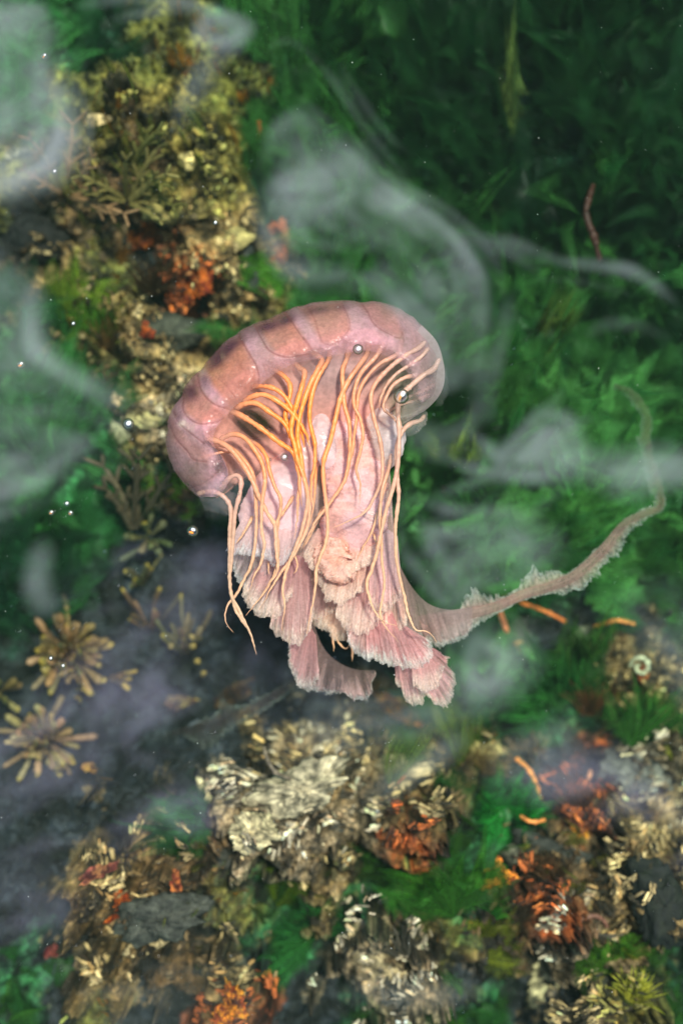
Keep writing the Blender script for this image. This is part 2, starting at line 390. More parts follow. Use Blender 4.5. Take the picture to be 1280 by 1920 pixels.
OUT = [(372,932),(345,905),(325,880),(312,848),(310,815),(318,780),(334,745),(354,715),(377,690),(407,655),(440,628),(480,607),(520,590),(555,576),(600,566),(640,562),(690,563),(730,570),(765,585),(785,605),(808,625),(824,650),(829,680),(830,708),(822,735),(800,752)]
INN = [(405,932),(425,912),(428,885),(418,858),(402,835),(402,810),(418,786),(440,762),(455,742),(482,725),(505,708),(530,692),(560,680),(588,674),(618,668),(650,662),(680,657),(702,660),(722,668),(742,678),(757,690),(767,705),(772,722),(776,738),(782,748),(790,756)]
def paired(a, b, n): q = spline(np.hstack([np.array(a, float), np.array(b, float)]), n); return q[:, :2], q[:, 2:]
PANELS = [  # polygon, strength
 ([(312,818),(321,782),(334,800),(350,822),(378,842),(398,852),(388,868),(362,864),(336,838)], .45),
 ([(337,740),(371,697),(377,732),(400,757),(425,770),(420,787),(375,795),(347,775)], .8),
 ([(379,686),(450,628),(462,655),(481,689),(486,720),(472,752),(450,762),(425,755),(398,722)], 1.0),
 ([(480,610),(535,584),(556,612),(583,655),(577,664),(542,670),(518,664),(500,640)], .9),
 ([(562,578),(640,563),(655,598),(656,620),(628,645),(603,642),(585,612)], .75),
 ([(672,564),(722,568),(742,585),(757,622),(752,636),(715,617),(697,602)], .55),
 ([(735,573),(768,588),(790,625),(800,660),(780,652),(760,610)], .25),
 ([(326,884),(345,905),(372,918),(398,900),(420,880),(390,890),(360,890)], .35)]
LINES = [([(318,800),(322,812),(333,828),(350,846),(362,862),(387,866)], .7), ([(326,768),(333,788),(350,807),(382,832)], .8),
 ([(339,732),(342,762),(353,783),(375,795),(404,792),(425,782)], .9), ([(371,700),(378,732),(400,757),(430,768)], 1.0),
 ([(447,628),(462,655),(480,686),(486,715),(478,740)], .9), ([(478,610),(489,632),(506,658),(540,670),(580,664)], .9),
 ([(534,587),(548,605),(563,628),(577,645),(588,662)], .8), ([(575,573),(590,600),(603,640),(628,645),(652,620),(655,600),(640,566)], .55),
 ([(680,566),(690,585),(700,606),(722,622),(750,633),(755,622),(757,640)], .75), ([(745,574),(760,590),(775,612),(782,640)], .3),
 ([(328,880),(345,900),(365,912),(395,897),(420,870)], .6), ([(410,655),(404,675)], .5), ([(402,705),(425,725),(450,760)], .5)]
PURPLE = [((430,652),(34,11),-.68,1.0), ((404,676),(18,12),-.8,.8), ((358,735),(17,13),-.9,.8), ((500,612),(24,11),-.4,1.0), ((535,600),(18,10),-.3,.9), ((385,712),(9,14),-.2,.6), ((598,582),(26,8),-.15,.7), ((640,575),(14,7),0,.5), ((336,778),(8,10),-.9,.4)]
def bell_paint(X, Y, base):
    C = np.broadcast_to(base, X.shape+(3,)).copy()
    n = fbm(X, Y, 90, 31, 1.9)[..., None]
    C = C*(1 + .07*n) + np.array((.02, .0, .02))*n
    for poly, st in PANELS:
        m = soft_in(X, Y, poly, 8)[..., None]*st*(.74+.10*n)
        C = C*(1-m) + np.array((.72, .28, .17))*m*(1+.06*n)
    for (cx, cy), (a, b), an, st in PURPLE:
        dx, dy = X-cx, Y-cy; c, s = math.cos(an), math.sin(an)
        q = ((dx*c+dy*s)/a)**2 + ((-dx*s+dy*c)/b)**2
        m = (np.exp(-(q*.75)**1.2)*min(1, st*1.1)*.96)[..., None]
        C = C*(1-m) + np.array((.12, .045, .085))*m
    L_ = np.zeros(X.shape)
    wob = 1 + .3*fbm(X, Y, 30, 33)
    for pts, st in LINES:
        p = spline(pts, 30)
        L_ = np.maximum(L_, st*np.exp(-(seg_dist(X, Y, [tuple(q) for q in p])/(1.7*np.clip(wob, .5, 2)))**2))
    C = C*(1-.62*L_[..., None]) + np.array((.20, .05, .04))*.62*L_[..., None]
    C = C*(1+.05*fbm(X*1.0, Y, 24, 39, 1.2)[..., None])
    return C, L_
# outer band: a thick rolled ring open towards the right and below
o_, i_ = paired(OUT, INN, 520)
V_ = np.linspace(0, 1.0, 90)
v = V_[None]
X = o_[:, :1]*(1-v) + i_[:, :1]*v; Y = o_[:, 1:]*(1-v) + i_[:, 1:]*v
C, L_ = bell_paint(X, Y, PINK)
s_ = np.linspace(0, 1, 520)[:, None]
a = v**.85*np.pi*.66
zz = -.105 + .062*np.sin(a)**.7*(.75+.25*np.sin(s_*np.pi)) + .012*v
zz = zz - .0010*L_ + .0012*fbm(X, Y, 60, 35, 2) 
right = sm(.72, 1, s_+0*v); left = sm(.12, 0, s_+0*v)
edge = np.exp(-v/.05) + 0*s_
alpha = .72 - .34*right + .10*sm(.3, .7, fbm(X, Y, 70, 41, 1.6)) - .25*left - .30*edge*(1-L_) - .50*sm(.72, 1, v+.05*fbm(X, Y, 30, 34)) + .1*L_
rimd = (np.exp(-(v/.16)**2)*sm(.95, .45, s_)*sm(.05, .2, s_))[..., None]*.45
C = C*(1-rimd) + np.array((.26, .12, .15))*rimd
grey = np.array((.50, .41, .38))
C = C*(1-.55*right[..., None]) + grey*.55*right[..., None]
C = C*(1-.35*left[..., None]) + np.array((.38, .28, .29))*.35*left[..., None]
sc = 1 + 0*s_
for t_ in (.09, .165, .235, .31, .405, .48, .56, .68, .78, .86, .93): sc = sc - .011*np.exp(-((s_-t_)/.012)**2)   # notches where the folds meet the outline
sc = sc + .006*fbm(s_*700, s_*0, 90, 38, 1.8)
CX, CY = 600, 800
X2 = X + (X-CX)*(sc-1)*(1-v); Y2 = Y + (Y-CY)*(sc-1)*(1-v)
mb = MB(); mb.grid(*P(X2, Y2, zz), np.concatenate([C, np.clip(alpha, .2, 1)[..., None]], -1))
# its underside, so that the band has thickness
zz2 = -.105 - .02*np.sin(v*np.pi) + .03*v + 0*s_
mb.grid(*P(X2[::4, ::3], Y2[::4, ::3], zz2[::4, ::3]-.001), np.concatenate([C*.95, .22+0*alpha[..., None]], -1)[::4, ::3])
mb.build('bell', JELLY, jf)
# the hollow of the bell behind the tentacles
LOW = [(405,935),(425,925),(440,915),(455,905),(470,900),(490,890),(505,880),(520,870),(535,860),(550,850),(565,840),(580,835),(595,830),(610,828),(630,826),(650,825),(670,822),(690,818),(705,812),(720,806),(735,800),(750,795),(765,790),(778,782),(788,775),(794,765)]
o2, i2 = paired(INN, LOW, 260); v = np.linspace(-.25, 1, 90)[None]
X = o2[:, :1]*(1-v)+i2[:, :1]*v; Y = o2[:, 1:]*(1-v)+i2[:, 1:]*v
s2 = np.linspace(0, 1, 260)[:, None]
zz = -.062 - .026*np.sin(np.clip((v+.25)/1.25, 0, 1)*np.pi*.6)
rad = np.sin(s2*180 + .6*fbm(X, Y, 80, 36))*.5+.5
topw = np.exp(-(((X-620)/95)**2 + ((Y-690)/70)**2))[..., None]
rgt = sm(690, 770, X)[..., None]
C = np.array((.86, .40, .32)) + 0*X[..., None]
C = C*(1-topw) + np.array((.68, .43, .42))*topw
C = C*(1-rgt) + np.array((.34, .32, .24))*rgt
C = C*(1 + .10*(rad[..., None]-.5))*(1+.08*fbm(X, Y, 60, 37)[..., None])
hole = np.exp(-((((X-478)*.9+(Y-795)*.35)/40)**2 + ((-(X-478)*.35+(Y-795)*.9)/30)**2)**2)
rim = np.exp(-((np.sqrt((((X-478)*.9+(Y-795)*.35)/44)**2+((-(X-478)*.35+(Y-795)*.9)/34)**2)-1)/.09)**2)
al = .92 + .05*topw[..., 0] - .28*rgt[..., 0] - .80*hole + .10*rim
al = np.clip(al*sm(1, .8, v+0*X), .04, .95)
low = sm(880, 920, Y); al = al*(1-.5*low)
mb = MB(); mb.grid(*P(X, Y, zz), np.concatenate([C, al[..., None]], -1)); mb.build('bell_lining', JELLY, jf)
# lappets: soft flaps of the rim
def sheet(mb, root, edge, z0, z1, c0, c1, a0, a1, folds=9, amp=.006, ragged=6, seed=0, nu=160, nv=40, streak=.16, lace=.0, edge_c=None, edge_w=.12, power=1.0):
    """a ruffled membrane hung from the curve ROOT to the frilled curve EDGE"""
    n0 = max(len(root), len(edge)); r_ = spline(root, n0*3); e_ = spline(edge, n0*3)
    A, B = spline(root, nu), spline(edge, nu)
    s = np.linspace(0, 1, nu)[:, None]; v = np.linspace(0, 1, nv)[None]**.9; l_ = np.hypot(*np.diff(B, axis=0).T).sum()*1.5
    u = s*folds*2*np.pi + 3.2*fbm(s*600, s*0+v*40, 240, seed+50, 2)
    fn = fbm(s*l_, v*40, 70, seed+45, 1.6)
    rag = .9*ragged*(fbm(s*l_, s*0, 150, seed+51, 2.0) + .3*fbm(s*l_, s*0, 40, seed+44, 1.6))
    dx, dy = B[:, :1]-A[:, :1], B[:, 1:]-A[:, 1:]; l = np.hypot(dx, dy)+1e-6
    vv = v*(1 + rag/l*v**2)
    side = 2.5*np.sin(u)*v**1.5*min(1, ragged/3)
    X = A[:, :1] + dx*vv + dy/l*side; Y = A[:, 1:] + dy*vv - dx/l*side
    fz = (.45*np.cos(u) + .9*fn)*v**power + .3*np.cos(u*2.7+1)*v**2 + .5*fbm(s*900, v*30+0*s, 90, seed+52, 1.9)*v**2
    Z = z0*(1-v)+z1*v + amp*.22*fz + .0016*fbm(s*l_, v*l.mean(), 26, seed+59, 1.4)*sm(.7, 1, v)*min(1, ragged/5)
    X = X + 1.0*fbm(s*l_, v*60, 30, seed+53, 1.3)*v**4; Y = Y + 1.0*fbm(s*l_, v*60, 30, seed+54, 1.3)*v**4
    st = 1 + streak*(.8*fbm(s*l_*2, s*0+v*20, 50, seed+55, 1.6)*np.sqrt(v) + .15*np.cos(u) + .3*fn)
    C = (np.array(c0)*(1-v[..., None]) + np.array(c1)*v[..., None])*st[..., None]
    ec = CREAM if edge_c is None else np.array(edge_c)
    e = sm(1-edge_w*1.6, 1-edge_w*.2, v + .05*fbm(s*900, v*100, 30, seed+56, 1.2))[..., None]*.85
    C = C*(1-e)+ec*e*(1+.15*fbm(s*1600, v*300, 20, seed+57, 1)[..., None])
    al = a0*(1-v)+a1*v + 0*s + .12*(st-1)*3*v
    al = al*(1-.45*sm(.80, 1, v)*sm(-.2, .9, fbm(s*l_*1.2, v*l.mean(), 12, seed+58, .9)+lace)); al = np.clip(al*(1-.35*sm(.93, 1, v)), .03, 1)
    mb.grid(*P(X, Y, Z), np.concatenate([np.clip(C, 0, 1), al[..., None]], -1))
mb = MB()
sheet(mb, [(372,930),(400,935),(430,920)], [(385,955),(430,965),(478,940)], -.10, -.11, (.30,.22,.23), (.30,.24,.24), .5, .35, 2, .003, 1, 3, streak=.05, edge_c=(.4,.33,.32))
mb.build('lappet', JELLY, jf)
mb = MB(); sheet(mb, [(828,675),(826,700),(818,725)], [(835,690),(838,730),(826,757),(815,760)], -.09, -.10, (.36,.33,.31), (.45,.43,.40), .16, .10, 2, .002, 2, 4, streak=.08, edge_c=(.5,.5,.46)); mb.build('lappet', JELLY, jf)
mb = MB(); sheet(mb, [(790,757),(775,770),(755,790)], [(803,775),(800,795),(775,815),(755,822)], -.09, -.10, (.36,.32,.26), (.46,.40,.36), .45, .45, 2, .002, 2, 5, streak=.08, edge_c=(.55,.45,.4)); mb.build('lappet', JELLY, jf)
mb = MB(); sheet(mb, [(790,610),(818,640),(831,680),(833,712),(824,740),(802,765),(780,780)], [(742,670),(752,690),(756,710),(756,735),(754,758),(750,785),(748,800)], -.075, -.062, (.48,.38,.36), (.42,.37,.31), .62, .30, 7, .004, .8, 14, streak=.10, edge_c=(.5,.42,.36)); mb.build('lappet', JELLY, jf)
# the gonads and fleshy lobes hanging in the middle: lumpy closed bodies
def body(mb, pts, wid, z, thick, c, lump, seed, nu=120, nv=48, a=.96, size=40, cmix=None, fine=1.0):
    """a lumpy sausage along PTS with half widths WID (px); thick = depth / width"""
    p = spline([(x, y, w_) for (x, y), w_ in zip(pts, wid)], nu); zc = np.interp(np.linspace(0, 1, nu), np.linspace(0, 1, len(z)), z)
    t = np.gradient(p[:, :2], axis=0); t /= np.linalg.norm(t, axis=1)[:, None]
    n_ = np.stack([-t[:, 1], t[:, 0]], 1); an = np.linspace(0, 2*np.pi, nv, endpoint=False)[None]
    e = np.sqrt(np.clip(1-np.abs(np.linspace(-1, 1, nu))**6, .0, 1))[:, None]
    X0 = p[:, :1] + n_[:, :1]*p[:, 2:]*np.cos(an)*e; Y0 = p[:, 1:2] + n_[:, 1:]*p[:, 2:]*np.cos(an)*e
    q = fbm(X0+np.sin(an)*25, Y0+np.sin(an)*25, size, seed+80, 1.35)*lump + fine*.4*lump*fbm(X0+np.sin(an)*9, Y0, size*.35, seed+81, .9)
    rr = p[:, 2:]*e + q*np.clip(e*1.5, 0, 1)
    X = p[:, :1] + n_[:, :1]*rr*np.cos(an); Y = p[:, 1:2] + n_[:, 1:]*rr*np.cos(an)
    Z = zc[:, None] + rr*np.sin(an)*thick*S
    cm = np.array(c) if cmix is None else None
    m_ = sm(-.6, 1.2, fbm(X0, Y0, size*1.6, seed+82, 1.5))[..., None]
    c2 = np.array(c)*np.array((1.02, .88, .80)) if cmix is None else np.array(cmix)
    C = np.array(c)*(1-m_) + c2*m_
    C = C*(1+.10*np.clip(q/(lump+1e-6), -2, 1.5))[..., None]
    mb.grid(*P(X, Y, Z), np.concatenate([np.clip(C, 0, 1), np.full(X.shape+(1,), a)], -1), wrap=True)
LP = (.60, .40, .40)
def one(name, *a_, m=FRILL, **k_):
    mb = MB(); body(mb, *a_, **k_); return mb.build(name, m, jf)
one('oral_arm', [(668,742),(650,800),(658,850),(668,920),(660,985),(640,1035),(628,1062)], [28,42,50,58,60,46,20], [-.10,-.095,-.09,-.085,-.09,-.10,-.105], .42, (.90,.58,.57), 3.5, 1, size=46, fine=.45, cmix=(.90,.53,.46))
one('oral_arm', [(590,800),(560,860),(530,925),(505,985),(495,1030)], [22,42,58,62,34], [-.10,-.10,-.095,-.10,-.105], .36, (.90,.64,.65), 1.6, 2, size=90, a=.93, m=JELLY, fine=.3)
one('fleshy_lobe', [(690,742),(712,785),(726,825),(705,865),(680,880)], [20,26,34,30,12], [-.10,-.09,-.085,-.09,-.10], .5, (.78,.66,.64), 1.2, 3, size=80, a=.88, m=JELLY, fine=.2)
one('fleshy_lobe', [(602,775),(605,815),(612,850),(616,880)], [14,20,20,12], [-.085,-.08,-.08,-.085], .6, (.82,.66,.66), 1.2, 4, size=60, a=.85, m=JELLY, fine=.2)
one('fleshy_lobe', [(625,735),(650,765),(640,800),(655,830)], [10,24,22,14], [-.105,-.10,-.095,-.10], .6, (.76,.60,.62), 1.5, 5, size=60, a=.85, m=JELLY, fine=.2)
one('fleshy_lobe', [(497,870),(520,850),(545,835),(560,850)], [10,20,22,12], [-.11,-.105,-.10,-.10], .5, (.70,.55,.58), 1.2, 6, size=60, a=.7, m=JELLY, fine=.2)
one('fleshy_lobe', [(690,860),(700,820),(720,800)], [14,24,14], [-.095,-.09,-.09], .5, (.80,.52,.46), 1, 7, size=60, a=.6, m=JELLY, fine=.2)
one('fleshy_lobe', [(640,1010),(625,1045),(645,1068),(668,1052)], [16,34,24,10], [-.085,-.085,-.09,-.09], .5, (.84,.56,.46), 3, 8, size=26, m=FRILL)
one('fleshy_lobe', [(700,925),(690,960),(680,995)], [16,30,16], [-.09,-.085,-.09], .5, (.84,.62,.58), 4, 9, size=28, m=FRILL)
def frill(root, edge, z0, z1, **k_):
    mb = MB(); sheet(mb, root, edge, z0, z1, **k_); return mb.build('frill', FRILL, jf)
pk = dict(c0=(.68,.42,.42), c1=(.76,.54,.49), a0=.8, a1=.85)
mv = dict(c0=(.48,.22,.24), c1=(.68,.42,.38), a0=.8, a1=.85)
gr = dict(c0=(.26,.18,.17), c1=(.44,.36,.34), a0=.30, a1=.62)
# the common mass of folds behind everything
frill([(480,850),(560,800),(640,790),(725,800)], [(448,1040),(520,1075),(600,1085),(680,1075),(742,1050)], -.135, -.13, c0=(.62,.38,.36), c1=(.60,.38,.35), a0=.9, a1=.85, folds=9, ragged=6, seed=60, nu=240, amp=.012, streak=.10)
frill([(540,1000),(620,1010),(720,1000)], [(505,1130),(580,1170),(650,1195),(740,1200)], -.145, -.14, c0=(.50,.26,.26), c1=(.58,.36,.33), a0=.85, a1=.7, folds=9, ragged=8, seed=61, nu=240, amp=.012, streak=.14)
# left skirts
frill([(478,930),(500,900),(540,900),(572,960)], [(421,1030),(450,1043),(490,1050),(530,1050),(570,1015)], -.10, -.085, c0=(0.76,0.50,0.50), c1=(0.83,0.60,0.58), a0=.75, a1=.72, folds=4, ragged=5, seed=1, edge_c=(0.86,0.86,0.86), amp=.004, streak=.06)
frill([(450,990),(480,1000),(520,1010)], [(432,1045),(446,1085),(462,1105),(492,1110)], -.11, -.11, c0=(0.53,0.36,0.37), c1=(0.70,0.55,0.53), a0=.3, a1=.6, folds=4, ragged=4, seed=2, edge_c=(0.86,0.82,0.79))
frill([(496,1035),(520,1040),(560,1045)], [(458,1102),(462,1135),(492,1160),(520,1158),(548,1120)], -.115, -.10, folds=7, ragged=6, seed=3, lace=.5, edge_w=.3, **mv)
frill([(535,1045),(555,1040),(580,1050)], [(505,1165),(528,1192),(552,1202),(575,1192),(588,1150)], -.12, -.105, folds=6, ragged=6, seed=4, lace=.6, **mv)
frill([(570,1050),(600,1045),(640,1060)], [(570,1120),(592,1160),(625,1150),(650,1130)], -.135, -.13, c0=(0.34,0.17,0.16), c1=(0.48,0.29,0.28), a0=.75, a1=.5, folds=4, ragged=4, seed=5)
frill([(572,1060),(583,1120),(592,1180),(612,1222),(642,1246),(672,1256),(702,1256)], [(548,1100),(548,1195),(540,1250),(560,1290),(604,1308),(648,1310),(682,1300),(704,1262)], -.14, -.15, folds=13, ragged=8, seed=6, nu=300, edge_c=(0.85,0.79,0.74), edge_w=.10, c0=(0.42,0.26,0.23), c1=(0.62,0.39,0.37), a0=.34, a1=.5, amp=.008, streak=.3)
frill([(556,1180),(575,1170),(592,1190)], [(541,1215),(545,1262),(575,1285),(600,1275)], -.13, -.13, folds=8, ragged=6, seed=7, c0=(0.59,0.25,0.25), c1=(0.70,0.40,0.39), a0=.6, a1=.55, edge_c=(0.85,0.78,0.71))
# centre, cream cauliflower tiers under the column
frill([(596,990),(640,1000),(705,990)], [(568,1040),(590,1072),(630,1088),(668,1070),(708,1040)], -.10, -.085, folds=9, ragged=7, seed=8, edge_w=.4, c0=(0.83,0.48,0.43), c1=(0.84,0.55,0.43), a0=.74, a1=.72, amp=.009)
frill([(605,1045),(640,1050),(690,1040)], [(588,1095),(618,1120),(645,1135),(680,1110)], -.105, -.10, folds=8, ragged=7, seed=9, edge_w=.35, c0=(0.76,0.44,0.35), c1=(0.84,0.53,0.41), a0=.74, a1=.72, amp=.009)
frill([(650,1040),(690,1035),(725,1050)], [(628,1150),(650,1185),(690,1180),(722,1150)], -.12, -.11, folds=8, ragged=7, seed=10, edge_w=.32, c0=(0.64,0.29,0.31), c1=(0.77,0.44,0.39), a0=.74, a1=.72, amp=.007)
frill([(620,1100),(650,1090),(690,1110)], [(600,1145),(625,1195),(655,1205),(690,1180)], -.14, -.14, folds=6, ragged=5, seed=11, c0=(0.56,0.34,0.29), c1=(0.73,0.50,0.39), a0=.6, a1=.6, amp=.006)
frill([(665,1120),(690,1110),(720,1130)], [(648,1190),(662,1222),(692,1232),(718,1210)], -.13, -.12, folds=7, ragged=6, seed=12, edge_c=(0.86,0.85,0.82), c0=(0.64,0.29,0.31), c1=(0.80,0.53,0.49), a0=.74, a1=.72)
# right tiers
frill([(695,1000),(720,990),(745,1005)], [(690,1130),(705,1150),(730,1148),(752,1110)], -.11, -.10, folds=8, ragged=5, seed=13, c0=(0.67,0.41,0.44), c1=(0.83,0.53,0.49), a0=.74, a1=.72, amp=.005)
frill([(700,1060),(725,1050),(748,1080)], [(705,1165),(725,1185),(745,1185),(762,1150)], -.125, -.12, folds=8, ragged=4, seed=14, c0=(0.63,0.36,0.38), c1=(0.83,0.56,0.44), a0=.74, a1=.72)
frill([(682,1120),(720,1130),(748,1165)], [(690,1240),(722,1252),(765,1255),(800,1243),(812,1208)], -.125, -.11, folds=10, ragged=7, seed=15, nu=240, c0=(0.62,0.25,0.26), c1=(0.77,0.42,0.40), a0=.74, a1=.72, edge_c=(0.86,0.85,0.78), edge_w=.16, amp=.008)
frill([(738,1215),(770,1215),(812,1215)], [(742,1285),(770,1312),(800,1300),(832,1328),(858,1300),(856,1262),(838,1230)], -.14, -.13, folds=12, ragged=10, seed=16, nu=260, c0=(0.64,0.29,0.31), c1=(0.75,0.44,0.43), a0=.74, a1=.75, edge_w=.16, amp=.010)
frill([(770,1230),(795,1225),(815,1240)], [(775,1280),(800,1290),(825,1275),(835,1250)], -.12, -.11, folds=8, ragged=7, seed=17, c0=(0.70,0.34,0.34), c1=(0.84,0.53,0.47), a0=.6, a1=.72, edge_w=.35, amp=.008)
# wing that runs out into the long trailing arm
frill([(722,1000),(742,1045),(768,1095),(800,1130),(840,1143),(885,1138)], [(735,1140),(752,1175),(780,1200),(815,1212),(850,1205),(885,1175)], -.13, -.15, folds=9, ragged=6, seed=18, nu=240, c0=(.50,.32,.29), c1=(.56,.37,.34), a0=.62, a1=.58, edge_c=(0.64,0.65,0.60), amp=.006, streak=.2)
# trailing arms
def trailing(pts, w_, z0, z1, c, sides, seed, alpha=(.85, .6), cen_a=.8, name='trailing_arm'):
    mb = MB(); n = 400; p = spline([(x, y, q) for (x, y), q in zip(pts, w_)], n)
    z = np.linspace(z0, z1, n); t = np.gradient(p[:, :2], axis=0); t /= np.linalg.norm(t, axis=1)[:, None]; nn = np.stack([-t[:, 1], t[:, 0]], 1)
    v = np.linspace(-1, 1, 13)[None]
    X = p[:, :1]+nn[:, :1]*v*p[:, 2:]; Y = p[:, 1:2]+nn[:, 1:]*v*p[:, 2:]
    Z = z[:, None] + p[:, 2:]*S*.8*np.sqrt(np.clip(1-v*v, 0, 1))
    st = 1+.12*fbm(X, Y*.3, 20, seed+90, 1)+.1*np.cos(v*9)
    C = np.array(c)*st[..., None]
    fd = np.interp(np.linspace(0, 1, n), [0, .5, .64, .7, 1], [.85, .62, .40, .17, .10])[:, None]
    mb.grid(*P(X, Y, Z), np.concatenate([C, (cen_a*fd+0*X)[..., None]], -1)); o = mb.build(name, FRILL, jf)
    # ruffles along both sides, their width changing along the arm
    for sgn, prof in sides:
        s = np.linspace(0, 1, n); W = np.interp(s, [q[0] for q in prof], [q[1] for q in prof])
        W = W*(1+.22*fbm(s*1200, s*0, 70, seed+int(sgn)+95, 1.3)); v = np.linspace(0, 1, 22)[None]
        u = s[:, None]*150 + 1.5*fbm(s[:, None]*1200, v*30, 80, seed+97, 1.5)
        off = (p[:, 2]*.7)[:, None] + np.clip(W, 0, 99)[:, None]*v + 1.8*fbm(s[:, None]*1600, v*30, 16, seed+98, .8)*v**2*np.clip(W/12, 0, 1)[:, None]
        sh = 3.2*np.sin(u)*v**1.5
        X = p[:, :1] + sgn*nn[:, :1]*off + t[:, :1]*sh; Y = p[:, 1:2] + sgn*nn[:, 1:]*off + t[:, 1:]*sh
        Z = z[:, None] + .005*np.cos(u)*v*np.clip(W/12, 0, 1.5)[:, None] - .003*v
        st = 1+.25*fbm(s[:, None]*1600, v*10, 24, seed+99, 1)
        C = (np.array(c)*(1-v[..., None]) + np.array((.66,.68,.60))*v[..., None])*st[..., None]
        al = fd*(alpha[0]*(1-v)+alpha[1]*v)*np.clip(W/6, 0, 1)[:, None]
        mb = MB(); mb.grid(*P(X, Y, Z), np.concatenate([np.clip(C, 0, 1), np.clip(al, .02, 1)[..., None]], -1)); mb.build('frill', FRILL, o)
    return o
trailing([(790,1175),(830,1162),(880,1150),(930,1137),(980,1115),(1030,1100),(1070,1083),(1105,1055),(1135,1025),(1160,992),(1180,975),(1210,962),(1236,952),(1238,925),(1228,890),(1216,850),(1211,815),(1214,785),(1200,755),(1180,735),(1150,722)],
         [22,15,11,9,9,9,9,9,9,7,6,6,5,5,5,5,5,5,6,6,3], -.15, -.24, (.50,.29,.25),
         [(-1, [(0,2),(.10,6),(.14,36),(.19,22),(.22,5),(.25,8),(.29,30),(.34,30),(.37,6),(.5,3),(.6,3),(.63,8),(.66,14),(.75,12),(.82,14),(.9,10),(1,4)]),
          (1, [(0,30),(.08,26),(.14,12),(.2,5),(.3,5),(.36,18),(.44,24),(.5,16),(.58,14),(.62,4),(.7,4),(.85,5),(.93,3),(1,2)])], 1)
trailing([(556,1278),(520,1300),(490,1318),(455,1338),(425,1348),(395,1358),(360,1366),(310,1378),(250,1392),(185,1402)],
         [8,7,6,6,7,8,7,4,3,2], -.24, -.30, (.34,.22,.20),
         [(1, [(0,2),(.2,6),(.3,12),(.36,26),(.42,10),(.48,8),(.6,2),(1,1)]), (-1, [(0,3),(.2,10),(.35,10),(.42,28),(.5,40),(.55,20),(.6,3),(1,1)])], 2, alpha=(.14, .17), cen_a=.12)

